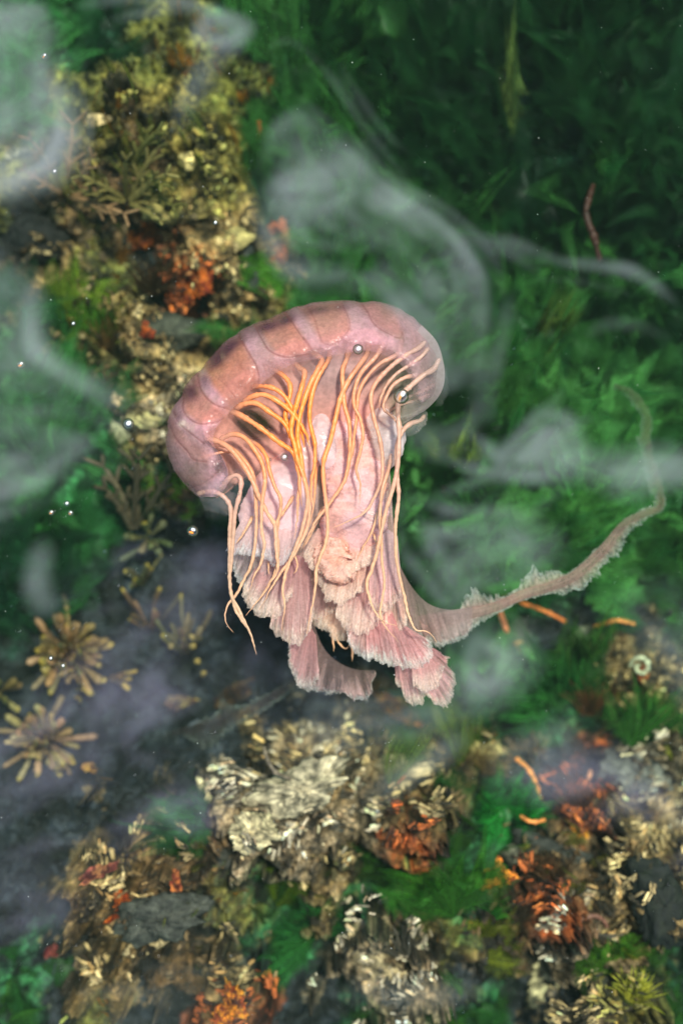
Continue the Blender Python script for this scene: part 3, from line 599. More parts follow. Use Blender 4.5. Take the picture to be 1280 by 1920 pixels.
# tentacles, traced one by one
TENTACLES = [
 ([(370,926),(385,922),(402,922),(418,930),(430,945),(433,965),(431,1000),(431,1040),(430,1080),(434,1115),(447,1150),(465,1180),(472,1200),(482,1228)], 5.0),
 ([(412,918),(430,897),(443,891),(452,900),(450,925),(441,960),(438,1000),(434,1050),(430,1090),(436,1122),(452,1150),(470,1188),(478,1215)], 5.0),
 ([(385,822),(405,826),(430,840),(455,870),(475,905),(485,930),(500,960),(515,985),(517,1020),(520,1050),(518,1075),(505,1095),(498,1112)], 5.6),
 ([(412,824),(437,814),(460,822),(480,847),(492,870),(497,900),(492,937),(491,975),(491,1000),(495,1020),(491,1050),(477,1080),(466,1110)], 5.0),
 ([(460,822),(484,835),(500,858),(505,882),(515,912),(526,935),(525,962),(518,986),(521,1020),(521,1045),(516,1075),(500,1105),(480,1130),(460,1155)], 4.4),
 ([(397,835),(430,838),(455,860),(472,885),(478,915),(480,950),(480,990),(473,1050),(460,1082),(444,1114),(430,1132),(423,1155),(427,1172),(438,1186)], 4.8),
 ([(430,772),(448,777),(485,800),(520,827),(550,850),(560,885),(563,920),(566,950)], 6.0),
 ([(440,768),(457,758),(480,756),(505,772),(532,792),(545,815),(556,842),(562,870)], 6.0),
 ([(455,757),(470,745),(495,740),(525,755),(550,777),(570,807),(580,840)], 6.0),
 ([(472,725),(492,724),(515,729),(535,745),(555,780),(565,810),(571,845)], 5.0),
 ([(505,692),(518,696),(532,705),(543,720),(544,740),(538,762),(535,782),(542,804),(550,833),(560,873),(562,905),(558,940),(556,975),(553,1010)], 5.0),
 ([(552,680),(562,690),(571,697),(567,721),(558,752),(548,788),(546,812),(552,833),(558,863),(570,897),(577,933),(569,981),(558,1013),(542,1055),(534,1082),(530,1111),(534,1135),(530,1161),(529,1183)], 5.2),
 ([(583,660),(597,668),(604,675),(595,694),(581,721),(568,758),(560,792),(558,823),(564,853),(568,883),(575,920),(580,955),(572,1000),(548,1045),(522,1080),(500,1120),(485,1145)], 5.4),
 ([(618,655),(616,674),(599,701),(587,731),(581,762),(581,792),(589,823),(591,843),(589,873),(583,914),(586,950),(583,985)], 5.2),
 ([(655,650),(650,672),(642,696),(643,727),(646,762),(654,790),(656,827),(654,863),(646,898),(628,930),(607,958),(588,985),(573,1012),(563,1032)], 5.0),
 ([(690,640),(687,665),(658,706),(640,741),(630,780),(619,827),(607,863),(606,898),(611,945),(614,986),(609,1023),(594,1066),(589,1108),(582,1145),(575,1190)], 5.4),
 ([(720,640),(705,668),(677,699),(664,734),(664,762),(675,785),(680,818),(675,851),(668,879),(675,909),(674,949)], 4.8),
 ([(752,638),(746,663),(712,682),(687,708),(672,738),(668,780),(663,827),(656,863),(650,890),(632,925)], 4.8),
 ([(797,640),(785,652),(764,664),(733,687),(705,717),(695,745),(700,780),(710,816),(716,851),(716,886),(706,926),(684,959),(654,977),(622,990)], 5.0),
 ([(803,652),(790,668),(771,682),(743,701),(724,724),(712,752),(714,770)], 4.4),
 ([(824,672),(812,692),(794,703),(766,727),(748,745),(746,775),(748,805),(747,839),(745,874),(738,909),(724,956),(715,992),(709,1026),(700,1060),(690,1092),(693,1127),(707,1153),(722,1167),(745,1173)], 5.4),
 ([(787,703),(759,708),(735,724),(722,750),(720,767),(738,785),(746,805)], 4.4),
 ([(796,778),(788,788),(770,794),(756,806),(746,827),(743,851),(745,900),(747,933),(741,986),(743,1039),(749,1082),(757,1122),(764,1150),(777,1180),(795,1183),(808,1190),(818,1206)], 4.8),
 ([(733,851),(728,880),(717,915),(713,950),(712,980),(715,1013),(716,1060),(720,1095),(716,1132),(715,1159),(725,1180),(736,1192),(745,1204)], 3.8),
 ([(725,893),(718,925),(709,954),(696,1000),(680,1029),(667,1055)], 3.2),
 ([(617,1124),(622,1146),(623,1185),(628,1222)], 3.6),
 ([(625,1130),(627,1180),(635,1205),(648,1216),(657,1208)], 3.2),
 ([(655,1185),(659,1210),(660,1240)], 3.4),
 ([(550,930),(537,952),(524,973),(519,1000)], 4.0),
 ([(592,870),(590,920),(587,950),(584,972)], 3.6),
 ([(474,968),(460,994),(443,1020)], 3.6),
 ([(606,950),(590,986),(569,1029)], 3.4),
 ([(550,1035),(557,1055),(556,1070),(550,1076)], 2.4),
 ([(372,860),(395,853),(418,848),(440,850)], 3.6),
 ([(820,718),(790,734),(758,748),(738,765)], 4.0),
 ([(812,738),(780,750),(745,762),(726,778)], 4.0),
 ([(700,1000),(706,1020),(712,1035)], 2.6),
 ([(503,1055),(504,1068),(506,1078)], 1.8),
]
for i, (pts, rad) in enumerate(TENTACLES):
    n = max(30, len(pts)*9); p = spline(pts, n); s = np.linspace(0, 1, n)
    r_ = np.random.default_rng(i)
    low = sm(900, 1150, p[:, 1])
    z = -.040 - .010*r_.random() - .03*np.exp(-s/.10)*(pts[0][1] > 690 or pts[0][0] < 700)*.6 - .035*low
    if i >= 24: z = z - .02
    if i in (25, 26, 27): z = z - .05
    if 34 <= i < 36: z = z - .02
    org = np.exp(-((p[:, 1]-800)/150)**2)*np.exp(-((p[:, 0]-560)/125)**2)*sm(0, .1, s)
    lowc = sm(880, 1010, p[:, 1])
    base = np.array((.58, .33, .23)); ora = np.array((.90, .30, .045)); pe = np.array((.82, .48, .27))
    base = base*(1-.35*sm(690, 780, p[:, 0:1])) + np.array((.62, .50, .40))*.35*sm(690, 780, p[:, 0:1])
    C = base*(1-org[:, None]) + ora*org[:, None]; C = C*(1-lowc[:, None]*.8) + pe*lowc[:, None]*.8
    if i in (0, 1): C = C*.5 + np.array((.52, .33, .28))*.5*(1-low[:, None]) + .5*low[:, None]*np.array((.62, .42, .27))
    ra = rad*S*(1-.5*s)*(1+.10*fbm(s*len(pts)*40, s*0+i*50, 30, 70+i, 1.2))*(1 - .8*sm(.80, 1, s))*1.0
    jx = .9*fbm(s*n, s*0+i*9, 26, 11, 1.4)*sm(.3, .8, s); 
    X_, Y_, Z_ = P(p[:, 0]+jx, p[:, 1], z)
    al = np.clip(.35 + .58*sm(0, .14, s), 0, 1)*(1-.25*sm(.9, 1, s))
    band = 1 + .05*fbm(s*len(pts)*60, s*0+i, 8, 12, .8)
    mb = MB(); tube(mb, np.stack([X_, Y_, Z_], 1), ra, np.concatenate([np.clip(C*band[:, None], 0, 1), al[:, None]], 1), n=12 if False else 8)
    mb.build('tentacle', TENT, jf)

# ------------------------------------------------------------------ the things on the bottom, each its own object
def gz(px, py): return float(ground(np.array([px]), np.array([py]))[0])
def rock(px, py, a, b, ang, col, label, name='rock', cat='rock', h=.5, rough=.22, z=None, group=None, m=None, seed=None):
    seed = int(px*7+py) % 900 if seed is None else seed
    nu, nv = 56, 34; r = np.random.default_rng(seed)
    u = np.linspace(0, 2*np.pi, nu, endpoint=False)[None]; v = np.linspace(.02, np.pi-.02, nv)[:, None]
    d = np.stack([np.cos(u)*np.sin(v), np.sin(u)*np.sin(v), np.cos(v)+0*u], -1)
    d = d/ (np.abs(d)**2.6).sum(-1, keepdims=True)**(1/2.6)
    for _ in range(7):          # flat broken faces
        n_ = r.normal(size=3); n_ /= np.linalg.norm(n_); k_ = r.uniform(.62, .92)
        q = d@n_; d = d - np.clip(q-k_, 0, 1)[..., None]*n_
    q = 1 + rough*.5*(fbm(d[..., 0]*50+d[..., 2]*31, d[..., 1]*50-d[..., 2]*17, 60, seed, 1.7)) + rough*.22*fbm(d[..., 0]*50+d[..., 2]*31, d[..., 1]*50, 14, seed+1, 1.2)
    d = d*q[..., None]
    c, s = math.cos(ang), math.sin(ang)
    x = d[..., 0]*a; y = d[..., 1]*b; zz = d[..., 2]*min(a, b)*h
    g = gz(px, py) if z is None else z; kk = S*(H-g)/H
    X = (x*c - y*s)*kk; Y = (x*s + y*c)*kk
    bx, by, _ = (float(t) for t in P(px, py, g))
    nz_ = fbm(x+zz, y-zz, 22, seed+2, 1.2)[..., None]; lit = min(1, max(col)*2)
    C = np.array(col)*np.array((.84, .72, .55))*(1 + .3*nz_)*(1-.75*lit*sm(.2, 1.0, fbm(x-zz, y+zz, 30, seed+4, 1.1))[..., None])
    mb = MB(); mb.grid(X+bx, Y+by, g+zz*kk + min(a, b)*h*kk*.25, np.clip(C, 0.004, .85), wrap=True)
    o = mb.build(name, m or ROCK)
    return tag(o, label, cat, group)
W_ = (.62, .56, .44); Tn = (.40, .33, .18); Dk = (.035, .036, .042); Or = (.62, .13, .02)
rock(225, 572, 26, 20, .3, (.72, .66, .52), 'angular pale stone beside the olive seaweed fan, a dark crack across it', h=.35)
rock(280, 778, 46, 24, .1, (.70, .62, .36), 'flat yellowish stone lying just left of the jellyfish bell', h=.3)
rock(228, 800, 22, 30, -.4, (.62, .62, .52), 'pale grey stone at the edge of the green weed left of the bell', h=.3)
rock(30, 283, 20, 11, .3, (.68, .64, .56), 'small whitish stone near the left edge under the pale sheen', h=.4)
rock(352, 300, 14, 17, 0, (.66, .56, .28), 'small golden rounded pebble among the upper tan weed', h=.5)
rock(185, 225, 24, 14, .2, (.68, .52, .32), 'pinkish tan stone on the upper left reef below the bright olive weed', h=.4)
rock(360, 488, 62, 9, .35, (.72, .58, .30), 'thin cream ledge of rock above the rust red sponge', h=.8)
rock(320, 620, 66, 34, .1, (.05, .055, .05), 'dark boulder just above the left shoulder of the jellyfish', h=.6)
rock(265, 650, 40, 22, -.6, (.34, .24, .12), 'rough brown speckled stone under the dark boulder', h=.5)
rock(468, 690, 1, 1, 0, Tn, '', h=.1) if False else None
rock(430, 455, 44, 22, .3, (.42, .35, .17), 'tan crusted rock right of the dark brown filament tuft', h=.5)
rock(335, 385, 60, 34, .1, (.44, .36, .15), 'broad gold crusted rock in the middle of the upper left reef', h=.35)
rock(470, 500, 14, 60, .08, (.035, .04, .05), 'narrow dark upright stone left of the broad pale sheen', h=.8)
rock(60, 445, 58, 48, .2, (.012, .012, .014), 'round dark reflection at the left edge, built as a black stone', h=.45)  # dark reflection on the water, given the shape of a black stone
rock(1090, 1240, 62, 46, .5, (.09, .10, .09), 'grey mottled boulder right of the upright green tuft', h=.5, rough=.3)
rock(985, 1190, 52, 36, -.6, (.06, .07, .075), 'blue grey boulder under the long trailing arm', h=.5, rough=.3)
rock(1195, 1310, 50, 26, .6, (.40, .29, .18), 'brown and cream rock near the right edge below the coiled shell', h=.5)
rock(1190, 1455, 70, 42, -.3, (.14, .15, .17), 'grey blue rock at the right edge under the lilac sheen', h=.5, rough=.3)
rock(640, 1565, 30, 11, .1, (.05, .055, .07), 'small dark flat stone right of the pale coral rubble', h=.5)
rock(437, 1605, 24, 46, -.1, (.045, .047, .055), 'upright dark grey stone left of the broad pale rubble', h=.7)
rock(385, 1490, 10, 34, .35, (.70, .62, .46), 'slender pale broken shell standing left of the coral rubble', h=.8)
rock(410, 1670, 8, 32, .4, (.70, .66, .56), 'thin bright shell splinter beside the upright dark stone', h=.8)
rock(300, 1720, 84, 44, .25, (.045, .05, .05), 'big dark boulder in the lower left corner area', h=.5, rough=.3)
rock(272, 1770, 40, 18, .5, (.66, .54, .36), 'cream coral lump lying on the big dark boulder', h=.7)
rock(370, 1830, 30, 18, -.4, (.62, .50, .30), 'cream broken coral left of the orange ringed sponge', h=.7)
rock(170, 1870, 44, 22, -.9, (.48, .42, .24), 'ribbed pale stone near the lower left corner', h=.5)
rock(450, 1780, 40, 56, .1, (.05, .055, .06), 'slate grey boulder above the orange ringed sponge', h=.5)
rock(1030, 1590, 74, 20, -.25, (.03, .032, .036), 'long dark stone below the curved orange strand', h=.5)
rock(975, 1600, 46, 20, .3, (.12, .12, .11), 'grey stone between two orange sponges lower right', h=.4)
rock(1085, 1690, 54, 26, -.5, (.58, .50, .34), 'pale streaked rock right of the brown tufts', h=.5, rough=.35)
rock(1040, 1820, 30, 74, -.75, (.66, .60, .44), 'long cream ridge of rock near the lower right corner', h=.5, rough=.4)
rock(1240, 1690, 60, 84, .3, (.007, .009, .006), 'near black boulder at the right edge low down', h=.5)
rock(905, 1410, 40, 22, .5, (.46, .38, .20), 'cream and gold crusted rock right of the olive frond', h=.6, rough=.4)
rock(570, 1480, 84, 44, .2, (.50, .45, .38), 'broad pale block of dead coral below the jellyfish', h=.4, rough=.45)
rock(470, 1560, 46, 34, .1, (.60, .53, .40), 'pale pitted coral lump left of the broad coral block', h=.5, rough=.45)
rock(740, 1450, 66, 30, .5, (.50, .42, .30), 'pale coral block right of the broad coral block', h=.5, rough=.45)
rock(700, 1780, 64, 46, .1, (.46, .38, .28), 'light sandy rock at the bottom of the picture', h=.3, rough=.4)
rock(800, 1660, 60, 40, .1, (.05, .045, .03), 'dark brown rock under the green weed lower right', h=.4)
rock(1196, 1345, 14, 10, 0, (.5, .42, .1), '', h=.3) if False else None

def sponge(px, py, a, b, ang, col, label, seed=5):
    """a crust of lobes: one lumpy mesh with deep pits"""
    nu, nv = 120, 60; u = np.linspace(0, 2*np.pi, nu, endpoint=False)[None]; v = np.linspace(.03, np.pi/2+.35, nv)[:, None]
    x = np.cos(u)*np.sin(v)*a; y = np.sin(u)*np.sin(v)*b
    q = 1 + .26*fbm(np.cos(u)*60+0*v, np.sin(u)*60+0*v, 110, seed, 1.8) + .12*fbm(x, y, 24, seed+1, 1.2); x = x*q; y = y*q
    zz = np.cos(v)*min(a, b)*.5*(1+.5*fbm(x, y, 26, seed+2, 1.2)) + .12*min(a, b)*fbm(x, y, 9, seed+3, .9)
    c, s = math.cos(ang), math.sin(ang); g = gz(px, py)+.014; kk = S*(H-g)/H; bx, by, _ = (float(t) for t in P(px, py, g))
    m_ = sm(-.8, .9, fbm(x, y, 16, seed+2, 1.2))[..., None]; ed = sm(.35, 1.0, np.sin(v)+0*u)[..., None]
    m_ = sm(-.7, 1.0, fbm(x, y, 24, seed+6, 1.3)+.5*fbm(x, y, 9, seed+7, .9))[..., None]
    C = np.array(col)*(.10+.25*ed+.85*m_)
    C[..., 1] *= (.7+.8*m_)[..., 0]
    mb = MB(); mb.grid((x*c-y*s)*kk+bx, (x*s+y*c)*kk+by, g+zz*kk, np.clip(C, 0, .9), wrap=True)
    return tag(mb.build('sponge', SPONGE), label, 'sponge')
sponge(272, 440, 44, 24, .2, (.55, .10, .015), 'dark red sponge with an orange rim on the upper left reef')
sponge(352, 528, 28, 40, .3, (.62, .10, .02), 'rust red sponge under the thin cream ledge', 15)
sponge(522, 450, 20, 36, -.1, (.70, .12, .04), 'bright red sponge seen through the sheen above the jellyfish', 25)
sponge(272, 622, 14, 16, 0, (.6, .09, .03), 'small red sponge spot on the dark boulder by the bell', 26)
sponge(438, 1888, 27, 42, .2, (.95, .22, .02), 'vivid orange sponge with a dark hollow at the bottom edge', 35)
sponge(752, 1555, 40, 50, -.5, (.95, .17, .06), 'large red orange sponge right of the pale coral rubble', 45)
sponge(748, 1335, 46, 18, -.5, (.80, .22, .04), 'glowing orange sponge patch just below the frilly arms', 55)
sponge(218, 1702, 22, 34, -.5, (.60, .09, .01), 'dark red oval sponge on the big dark boulder', 65)
sponge(333, 1662, 11, 30, 0, (.60, .13, .05), 'narrow upright red sponge in the lower left rubble', 75)
sponge(180, 1638, 38, 12, .4, (.5, .14, .08), 'pinkish red crust at the top of the lower left rubble', 85)
sponge(935, 1640, 30, 26, -.6, (.80, .19, .03), 'orange sponge lower right, left of the grey stone', 95)
sponge(1018, 1618, 24, 18, 0, (.70, .15, .03), 'rusty sponge right of the grey stone lower right', 105)
sponge(1085, 1558, 14, 12, 0, (.85, .24, .03), 'small round orange sponge below the tilted orange strand', 115)
sponge(925, 1385, 12, 10, 0, (.7, .13, .03), 'tiny orange sponge above the cream and gold rock', 125)
sponge(1205, 1268, 12, 14, 0, (.7, .15, .05), 'tiny red orange sponge just below the coiled shell', 135)
sponge(430, 1305, 40, 16, .3, (.10, .035, .02), 'dim reddish crust in the dark water left below the jellyfish', 145)
sponge(345, 1315, 26, 12, .2, (.28, .13, .05), 'brownish orange lump left of the ghostly thin trailing arm', 155)
sponge(170, 1440, 16, 8, .2, (.55, .20, .06), 'small orange lump just right of the lower rosette weed', 165)
sponge(105, 1785, 24, 12, .5, (.35, .05, .06), 'crimson crust near the left edge low in the picture', 175)
sponge(955, 1120, 24, 12, .3, (.75, .26, .04), 'orange crust tucked right under the long trailing arm', 185)

def strand(pts, rad, col, label, name='orange_strand', cat='strand', z=.03, dz=0, m=None):
    p = spline(pts, 60); g = max(gz(p[0, 0], p[0, 1]), gz(p[-1, 0], p[-1, 1]))+z; s = np.linspace(0, 1, 60)
    zz = g + .012*np.sin(s*np.pi) + dz*s
    Xq, Yq, Zq = P(p[:, 0], p[:, 1], zz); ra = rad*S*(1+.15*fbm(s*200, s*0+pts[0][0], 30, 5, 1.3))*(1-.4*np.abs(s-.5))
    C = np.array(col)*(1+.2*fbm(s*300, s*0+pts[0][1], 20, 6, 1.2))[:, None]
    mb = MB(); tube(mb, np.stack([Xq, Yq, Zq], 1), ra, np.clip(C, 0, 1))
    return tag(mb.build(name, m or BROWN), label, cat)
OC = (.85, .22, .06)
strand([(975,1130),(1000,1138),(1030,1150),(1060,1166)], 4.5, OC, 'orange strand starting right beneath the long trailing arm')
strand([(1113,1175),(1135,1168),(1160,1163),(1190,1170)], 5, (.85,.30,.08), 'bright orange strand arched over the grey mottled boulder')
strand([(937,1148),(943,1165),(950,1185)], 7, (.70,.22,.10), 'short thick orange strand below the bend of the trailing arm')
strand([(962,1205),(970,1215),(974,1225)], 3, OC, 'thin slanted orange strand below the short thick one')
strand([(965,1206),(978,1204)], 4, (.85, .4, .2), 'tiny pale orange stub lying level beside the slanted strand')
strand([(966,1422),(985,1437),(998,1455),(1006,1475),(1014,1497)], 5.5, (.85,.28,.06), 'long curved orange strand right of the round green clump')
strand([(1010,1453),(1018,1462),(1026,1472)], 4, (.65,.18,.07), 'short dull orange strand beside the long curved one')
strand([(975,1530),(990,1539),(1005,1541),(1020,1537)], 4.5, (.90,.28,.08), 'smile shaped orange strand on the dark long stone')
strand([(1075,1527),(1082,1535),(1091,1545)], 4, (.75,.20,.05), 'tilted orange strand just above the small round orange sponge')
strand([(1118,1530),(1127,1537),(1137,1548)], 1.8, (.55,.18,.06), 'hair thin orange strand right of the tilted one')
strand([(1101,1463),(1104,1455),(1106,1445)], 5, (.62,.25,.14), 'dull upright orange stub under the lilac sheen')
strand([(1112,345),(1104,370),(1098,395),(1103,420),(1113,445),(1124,490)], 8, (.045,.014,.008), 'dark reddish brown stalk standing in the deep green bed', 'weed_stalk', 'seaweed', z=.06)
strand([(485,228),(487,245),(482,262)], 5, (.30,.07,.02), 'small red stem left of the top of the broad pale sheen', 'weed_stalk', 'seaweed', z=.05)
strand([(495,1400),(503,1428),(520,1450),(545,1460)], 5, (.14,.10,.07), 'curved grey brown stalk lying over the pale coral rubble', 'weed_stalk', 'seaweed', z=.05)
strand([(1066,1760),(1080,1730),(1110,1717),(1130,1725),(1138,1740)], 6, (.16,.07,.05), 'arched purple brown worm on the pale rock low on the right', 'worm', 'worm', z=.02)
strand([(1180,1250),(1186,1238),(1200,1233),(1212,1240),(1214,1253),(1205,1262),(1194,1258),(1192,1249),(1199,1246)], 6, (.36,.34,.22), 'pale cream coiled shell on the mottled boulder', 'coiled_shell', 'shell', z=.03, m=RUBBLE)

def frond_fan(px, py, th, L, W, col, label, n=1, spread=.5, rise=.06, name='sea_lettuce', seed=1, z0=None, base_w=.15, curl=.5, ragged=.10, part='frond', cat='seaweed', group=None, mater=None):
    """one plant: an Empty at its foot with N fronds as parts"""
    g = gz(px, py) if z0 is None else z0
    o = empty(name, px, py, g, label, cat, group); r = np.random.default_rng(seed)
    for i in range(n):
        t = th + (spread*(2*i/(n-1)-1) if n > 1 else 0) + r.normal(0, .08)
        q = MB(); k_ = r.uniform(.75, 1.1)
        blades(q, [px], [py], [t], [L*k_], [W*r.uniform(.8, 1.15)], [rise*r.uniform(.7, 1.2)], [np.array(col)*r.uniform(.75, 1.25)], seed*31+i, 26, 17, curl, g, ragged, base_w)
        q.build(part, mater or LEAF, o)
    return o
GR = (.06, .20, .03); OL = (.20, .24, .02)
frond_fan(135, 670, R(68), 200, 44, (.17,.25,.02), 'tall olive green seaweed fan lit by the sun on the left reef', 3, .3, .10, seed=2, ragged=.06)
frond_fan(560, 545, R(163), 130, 30, (.10,.26,.03), 'bright green leafy weed pointing left above the bell top', 4, .3, .07, seed=3)
frond_fan(180, 640, R(60), 70, 30, (.05,.12,.01), 'low dark green weed at the foot of the tall olive fan', 4, .6, .05, seed=4)
frond_fan(410, 1545, R(165), 120, 40, (.02,.10,.015), 'dark green feathery clump left of the pale coral rubble', 5, .5, .07, seed=5, ragged=.2)
frond_fan(590, 1760, R(120), 105, 45, (.03,.15,.03), 'rounded deep green clump right of the slate grey boulder', 7, 1.3, .09, seed=6)
frond_fan(520, 1700, R(60), 130, 30, (.10,.15,.01), 'olive green weed reaching up behind the deep green clump', 3, .5, .07, seed=7)
frond_fan(730, 1480, R(78), 150, 26, (.09,.12,.02), 'tall narrow olive frond below the arms on the right', 2, .15, .10, seed=8, ragged=.05)
frond_fan(860, 1440, R(95), 150, 30, (.11,.15,.02), 'long olive green frond left of the cream and gold rock', 2, .15, .10, seed=9, ragged=.05)
frond_fan(950, 1510, R(110), 70, 34, (.02,.20,.03), 'round vivid green clump left of the long curved orange strand', 9, 2.2, .06, seed=10, ragged=.2)
frond_fan(1050, 1330, R(128), 130, 34, (.035,.16,.03), 'bushy green weed clump in the middle of the right side', 7, .9, .09, seed=11, ragged=.2)
frond_fan(1075, 1290, R(82), 150, 26, (.05,.13,.02), 'upright green tuft between the two grey boulders', 4, .25, .11, seed=12, ragged=.15)
frond_fan(1180, 1400, R(70), 130, 40, (.04,.14,.02), 'green weed clump leaning over the rocks at the right edge', 5, .6, .09, seed=13)
frond_fan(850, 1720, R(100), 150, 50, (.035,.13,.012), 'broad dark green weed clump low in the picture right of centre', 6, .8, .09, seed=14)
frond_fan(880, 1800, R(45), 120, 36, (.12,.13,.012), 'olive weed spreading below the broad dark green clump', 4, .5, .06, seed=15)
frond_fan(1150, 1830, R(110), 110, 46, (.06,.15,.012), 'shiny green weed beside the cream ridge low on the right', 5, .7, .08, seed=16)
frond_fan(1165, 1790, R(80), 34, 16, (.42,.36,.02), 'small bright yellow frond near the lower right corner', 2, .3, .08, seed=17)
frond_fan(1270, 1390, R(170), 42, 20, (.34,.33,.02), 'yellow lobed frond cut by the right edge', 2, .3, .08, seed=18)
frond_fan(970, 290, R(112), 140, 17, (.13,.17,.04), 'tall pale olive blade standing in the deep green bed', 2, .06, .16, seed=19, ragged=.25)
frond_fan(1000, 680, R(62), 120, 14, (.13,.19,.03), 'pale yellow green hooked blade right of the bell', 3, .2, .12, seed=20, ragged=.25)
frond_fan(860, 900, R(95), 90, 26, (.22,.30,.03), 'yellow green crumpled frond right of the tentacles', 3, .4, .08, seed=21, ragged=.25)
frond_fan(800, 640, R(45), 90, 24, (.08,.24,.04), 'light green frond tip peeping out right of the bell', 2, .3, .10, seed=22)
frond_fan(960, 1180, R(75), 1, 1, GR, '', 1) if False else None
frond_fan(1100, 1000, R(85), 190, 36, (.06,.22,.05), 'tall light green upright fronds beside the trailing arm', 5, .5, .12, seed=23)
frond_fan(930, 1000, R(100), 170, 30, (.055,.21,.04), 'light green upright fronds midway between bell and trailing arm', 5, .6, .12, seed=24)
frond_fan(40, 1020, R(60), 100, 36, (.03,.16,.03), 'curly bright green weed at the left edge below the pale sheen', 5, .8, .07, seed=25)
frond_fan(60, 1170, R(35), 170, 18, (.03,.12,.03), 'long green weed frond slanting above the upper rosette', 3, .12, .07, seed=26)
frond_fan(60, 850, R(50), 220, 50, (.035,.14,.03), 'long soft green fronds fanning over the left side', 5, .4, .09, seed=27, ragged=.06)
frond_fan(360, 980, R(100), 110, 36, (.09,.15,.02), 'olive green weed just left under the bell', 3, .4, .06, seed=28)
frond_fan(1180, 930, R(140), 1, 1, GR, '', 1) if False else None

# fine dark tufts: fans of hair thin branches
def tuft(px, py, th, L, col, label, n=70, spread=1.0, rise=.06, rad=1.5, name='filament_tuft', seed=1):
    r = np.random.default_rng(seed); g = gz(px, py); mb = MB()
    for i in range(n):
        t = th + r.uniform(-spread, spread); l = L*r.uniform(.5, 1.05); q = np.linspace(0, 1, 7)
        ang = t + r.normal(0, .5)*q; x = px + np.cumsum(np.cos(ang))*l/7 + r.uniform(-L, L)*.12; y = py - np.cumsum(np.sin(ang))*l/7
        z = g + rise*q**1.1*r.uniform(.3, 1)
        tube(mb, np.stack(P(x, y, z), 1), rad*S*(1-.5*q), np.clip(np.array(col)*r.uniform(.5, 1.6)*(1+.5*q[:, None]), 0, 1), n=4)
    return tag(mb.build(name, BROWN), label, 'seaweed')
tuft(285, 560, R(85), 90, (.07,.04,.02), 'dark brown bristly tuft in the middle of the upper left reef', 110, .8, .10, seed=1)
tuft(200, 660, R(70), 80, (.12,.06,.02), 'brown hairy tuft right of the tall olive fan', 100, .9, .07, seed=2)
tuft(210, 745, R(80), 60, (.20,.11,.09), 'thin pinkish brown tuft under the pale arc left of the bell', 60, .6, .06, seed=3)
tuft(215, 290, R(85), 34, (.04,.035,.02), 'small black spiky tuft high on the left reef', 26, .8, .06, 2.6, seed=4)
tuft(100, 588, R(90), 36, (.03,.03,.015), 'small dark spiky tuft in front of the olive fan', 18, 1.3, .07, 2.6, seed=5)
tuft(360, 405, R(88), 44, (.15,.12,.04), 'tiny branching sprig on the gold crusted rock', 7, .5, .06, 1.8, seed=6)
tuft(1080, 1530, R(90), 70, (.09,.04,.02), 'brown bushy tuft above the tilted orange strand', 110, 1.3, .06, seed=7)
tuft(1035, 1660, R(95), 70, (.10,.05,.025), 'brown fan tuft between the rusty sponge and the pale streaked rock', 110, .9, .07, seed=8)
tuft(970, 1740, R(100), 60, (.06,.04,.025), 'dark brown tuft left of the arched worm', 90, 1.0, .06, seed=9)
tuft(695, 1610, R(90), 70, (.14,.08,.04), 'soft brown tuft at the foot of the large red orange sponge', 90, 1.0, .06, seed=10)
tuft(760, 1800, R(120), 90, (.05,.04,.03), 'dark curved branching weed on the light sandy rock', 16, .8, .05, 3.6, seed=11)
tuft(1100, 1350, R(80), 90, (.13,.05,.02), 'thin reddish tuft right of the bushy green clump', 60, .5, .08, seed=12)
tuft(720, 1490, R(110), 40, (.16,.11,.06), 'small sandy brown tuft on the pale coral', 50, 1.2, .04, seed=13)
tuft(905, 1450, R(60), 60, (.16,.09,.03), 'golden brown tuft at the foot of the cream and gold rock', 60, 1.2, .05, seed=14)
tuft(1180, 1880, R(60), 70, (.30,.27,.03), 'yellow green wiry tuft in the lower right corner', 70, 1.2, .05, 2.2, seed=15)
tuft(840, 935, R(90), 34, (.05,.03,.015), 'tiny dark brown sprig below the yellow green frond', 30, .6, .05, 2.4, seed=16)
# brown branching weed on the left reef
def branchy(px, py, dirs, L, rad, col, label, seed=1, name='brown_branching_weed', rise=.09):
    r = np.random.default_rng(seed); g = gz(px, py); o = empty(name, px, py, g, label, 'seaweed')
    for th in dirs:
        q = np.linspace(0, 1, 14); l = L*r.uniform(.6, 1.1); ang = th + r.normal(0, .5)*q
        x = px + np.cumsum(np.cos(ang))*l/14; y = py - np.cumsum(np.sin(ang))*l/14; z = g + .03 + rise*r.uniform(.4, 1)*q
        mb = MB(); c = np.array(col)*r.uniform(.6, 1.3)
        tube(mb, np.stack(P(x, y, z), 1), rad*S*(1.1-.3*q), np.clip(c*(1+.4*q[:, None]), 0, 1), flat=.6)
        for k_ in (5, 9, 13):
            for sg in (-1, 1):
                a2 = ang[k_] + sg*r.uniform(.4, .9); qq = np.linspace(0, 1, 6); l2 = l*r.uniform(.15, .32)
                tube(mb, np.stack(P(x[k_]+np.cos(a2)*l2*qq, y[k_]-np.sin(a2)*l2*qq, z[k_]+.015*qq), 1), rad*S*(.9-.3*qq), np.clip(c*1.2, 0, 1), n=4, flat=.6)
        mb.build('branch', BROWN, o)
    return o
branchy(120, 365, [R(a) for a in (5, 25, -12, 45, 80, 110, 150, -20)], 130, 5, (.19,.10,.05), 'reddish brown branching weed on the left reef above the round dark reflection', 1)
branchy(240, 380, [R(a) for a in (100, 70, 140, 30, 0, -25, 165, 50)], 110, 6, (.16,.12,.04), 'olive brown branching weed in the middle of the left reef', 2)
branchy(250, 330, [R(a) for a in (20, -10, 60, -40, 90)], 90, 7, (.13,.11,.03), 'thick olive branching weed above the gold crusted rock', 3)
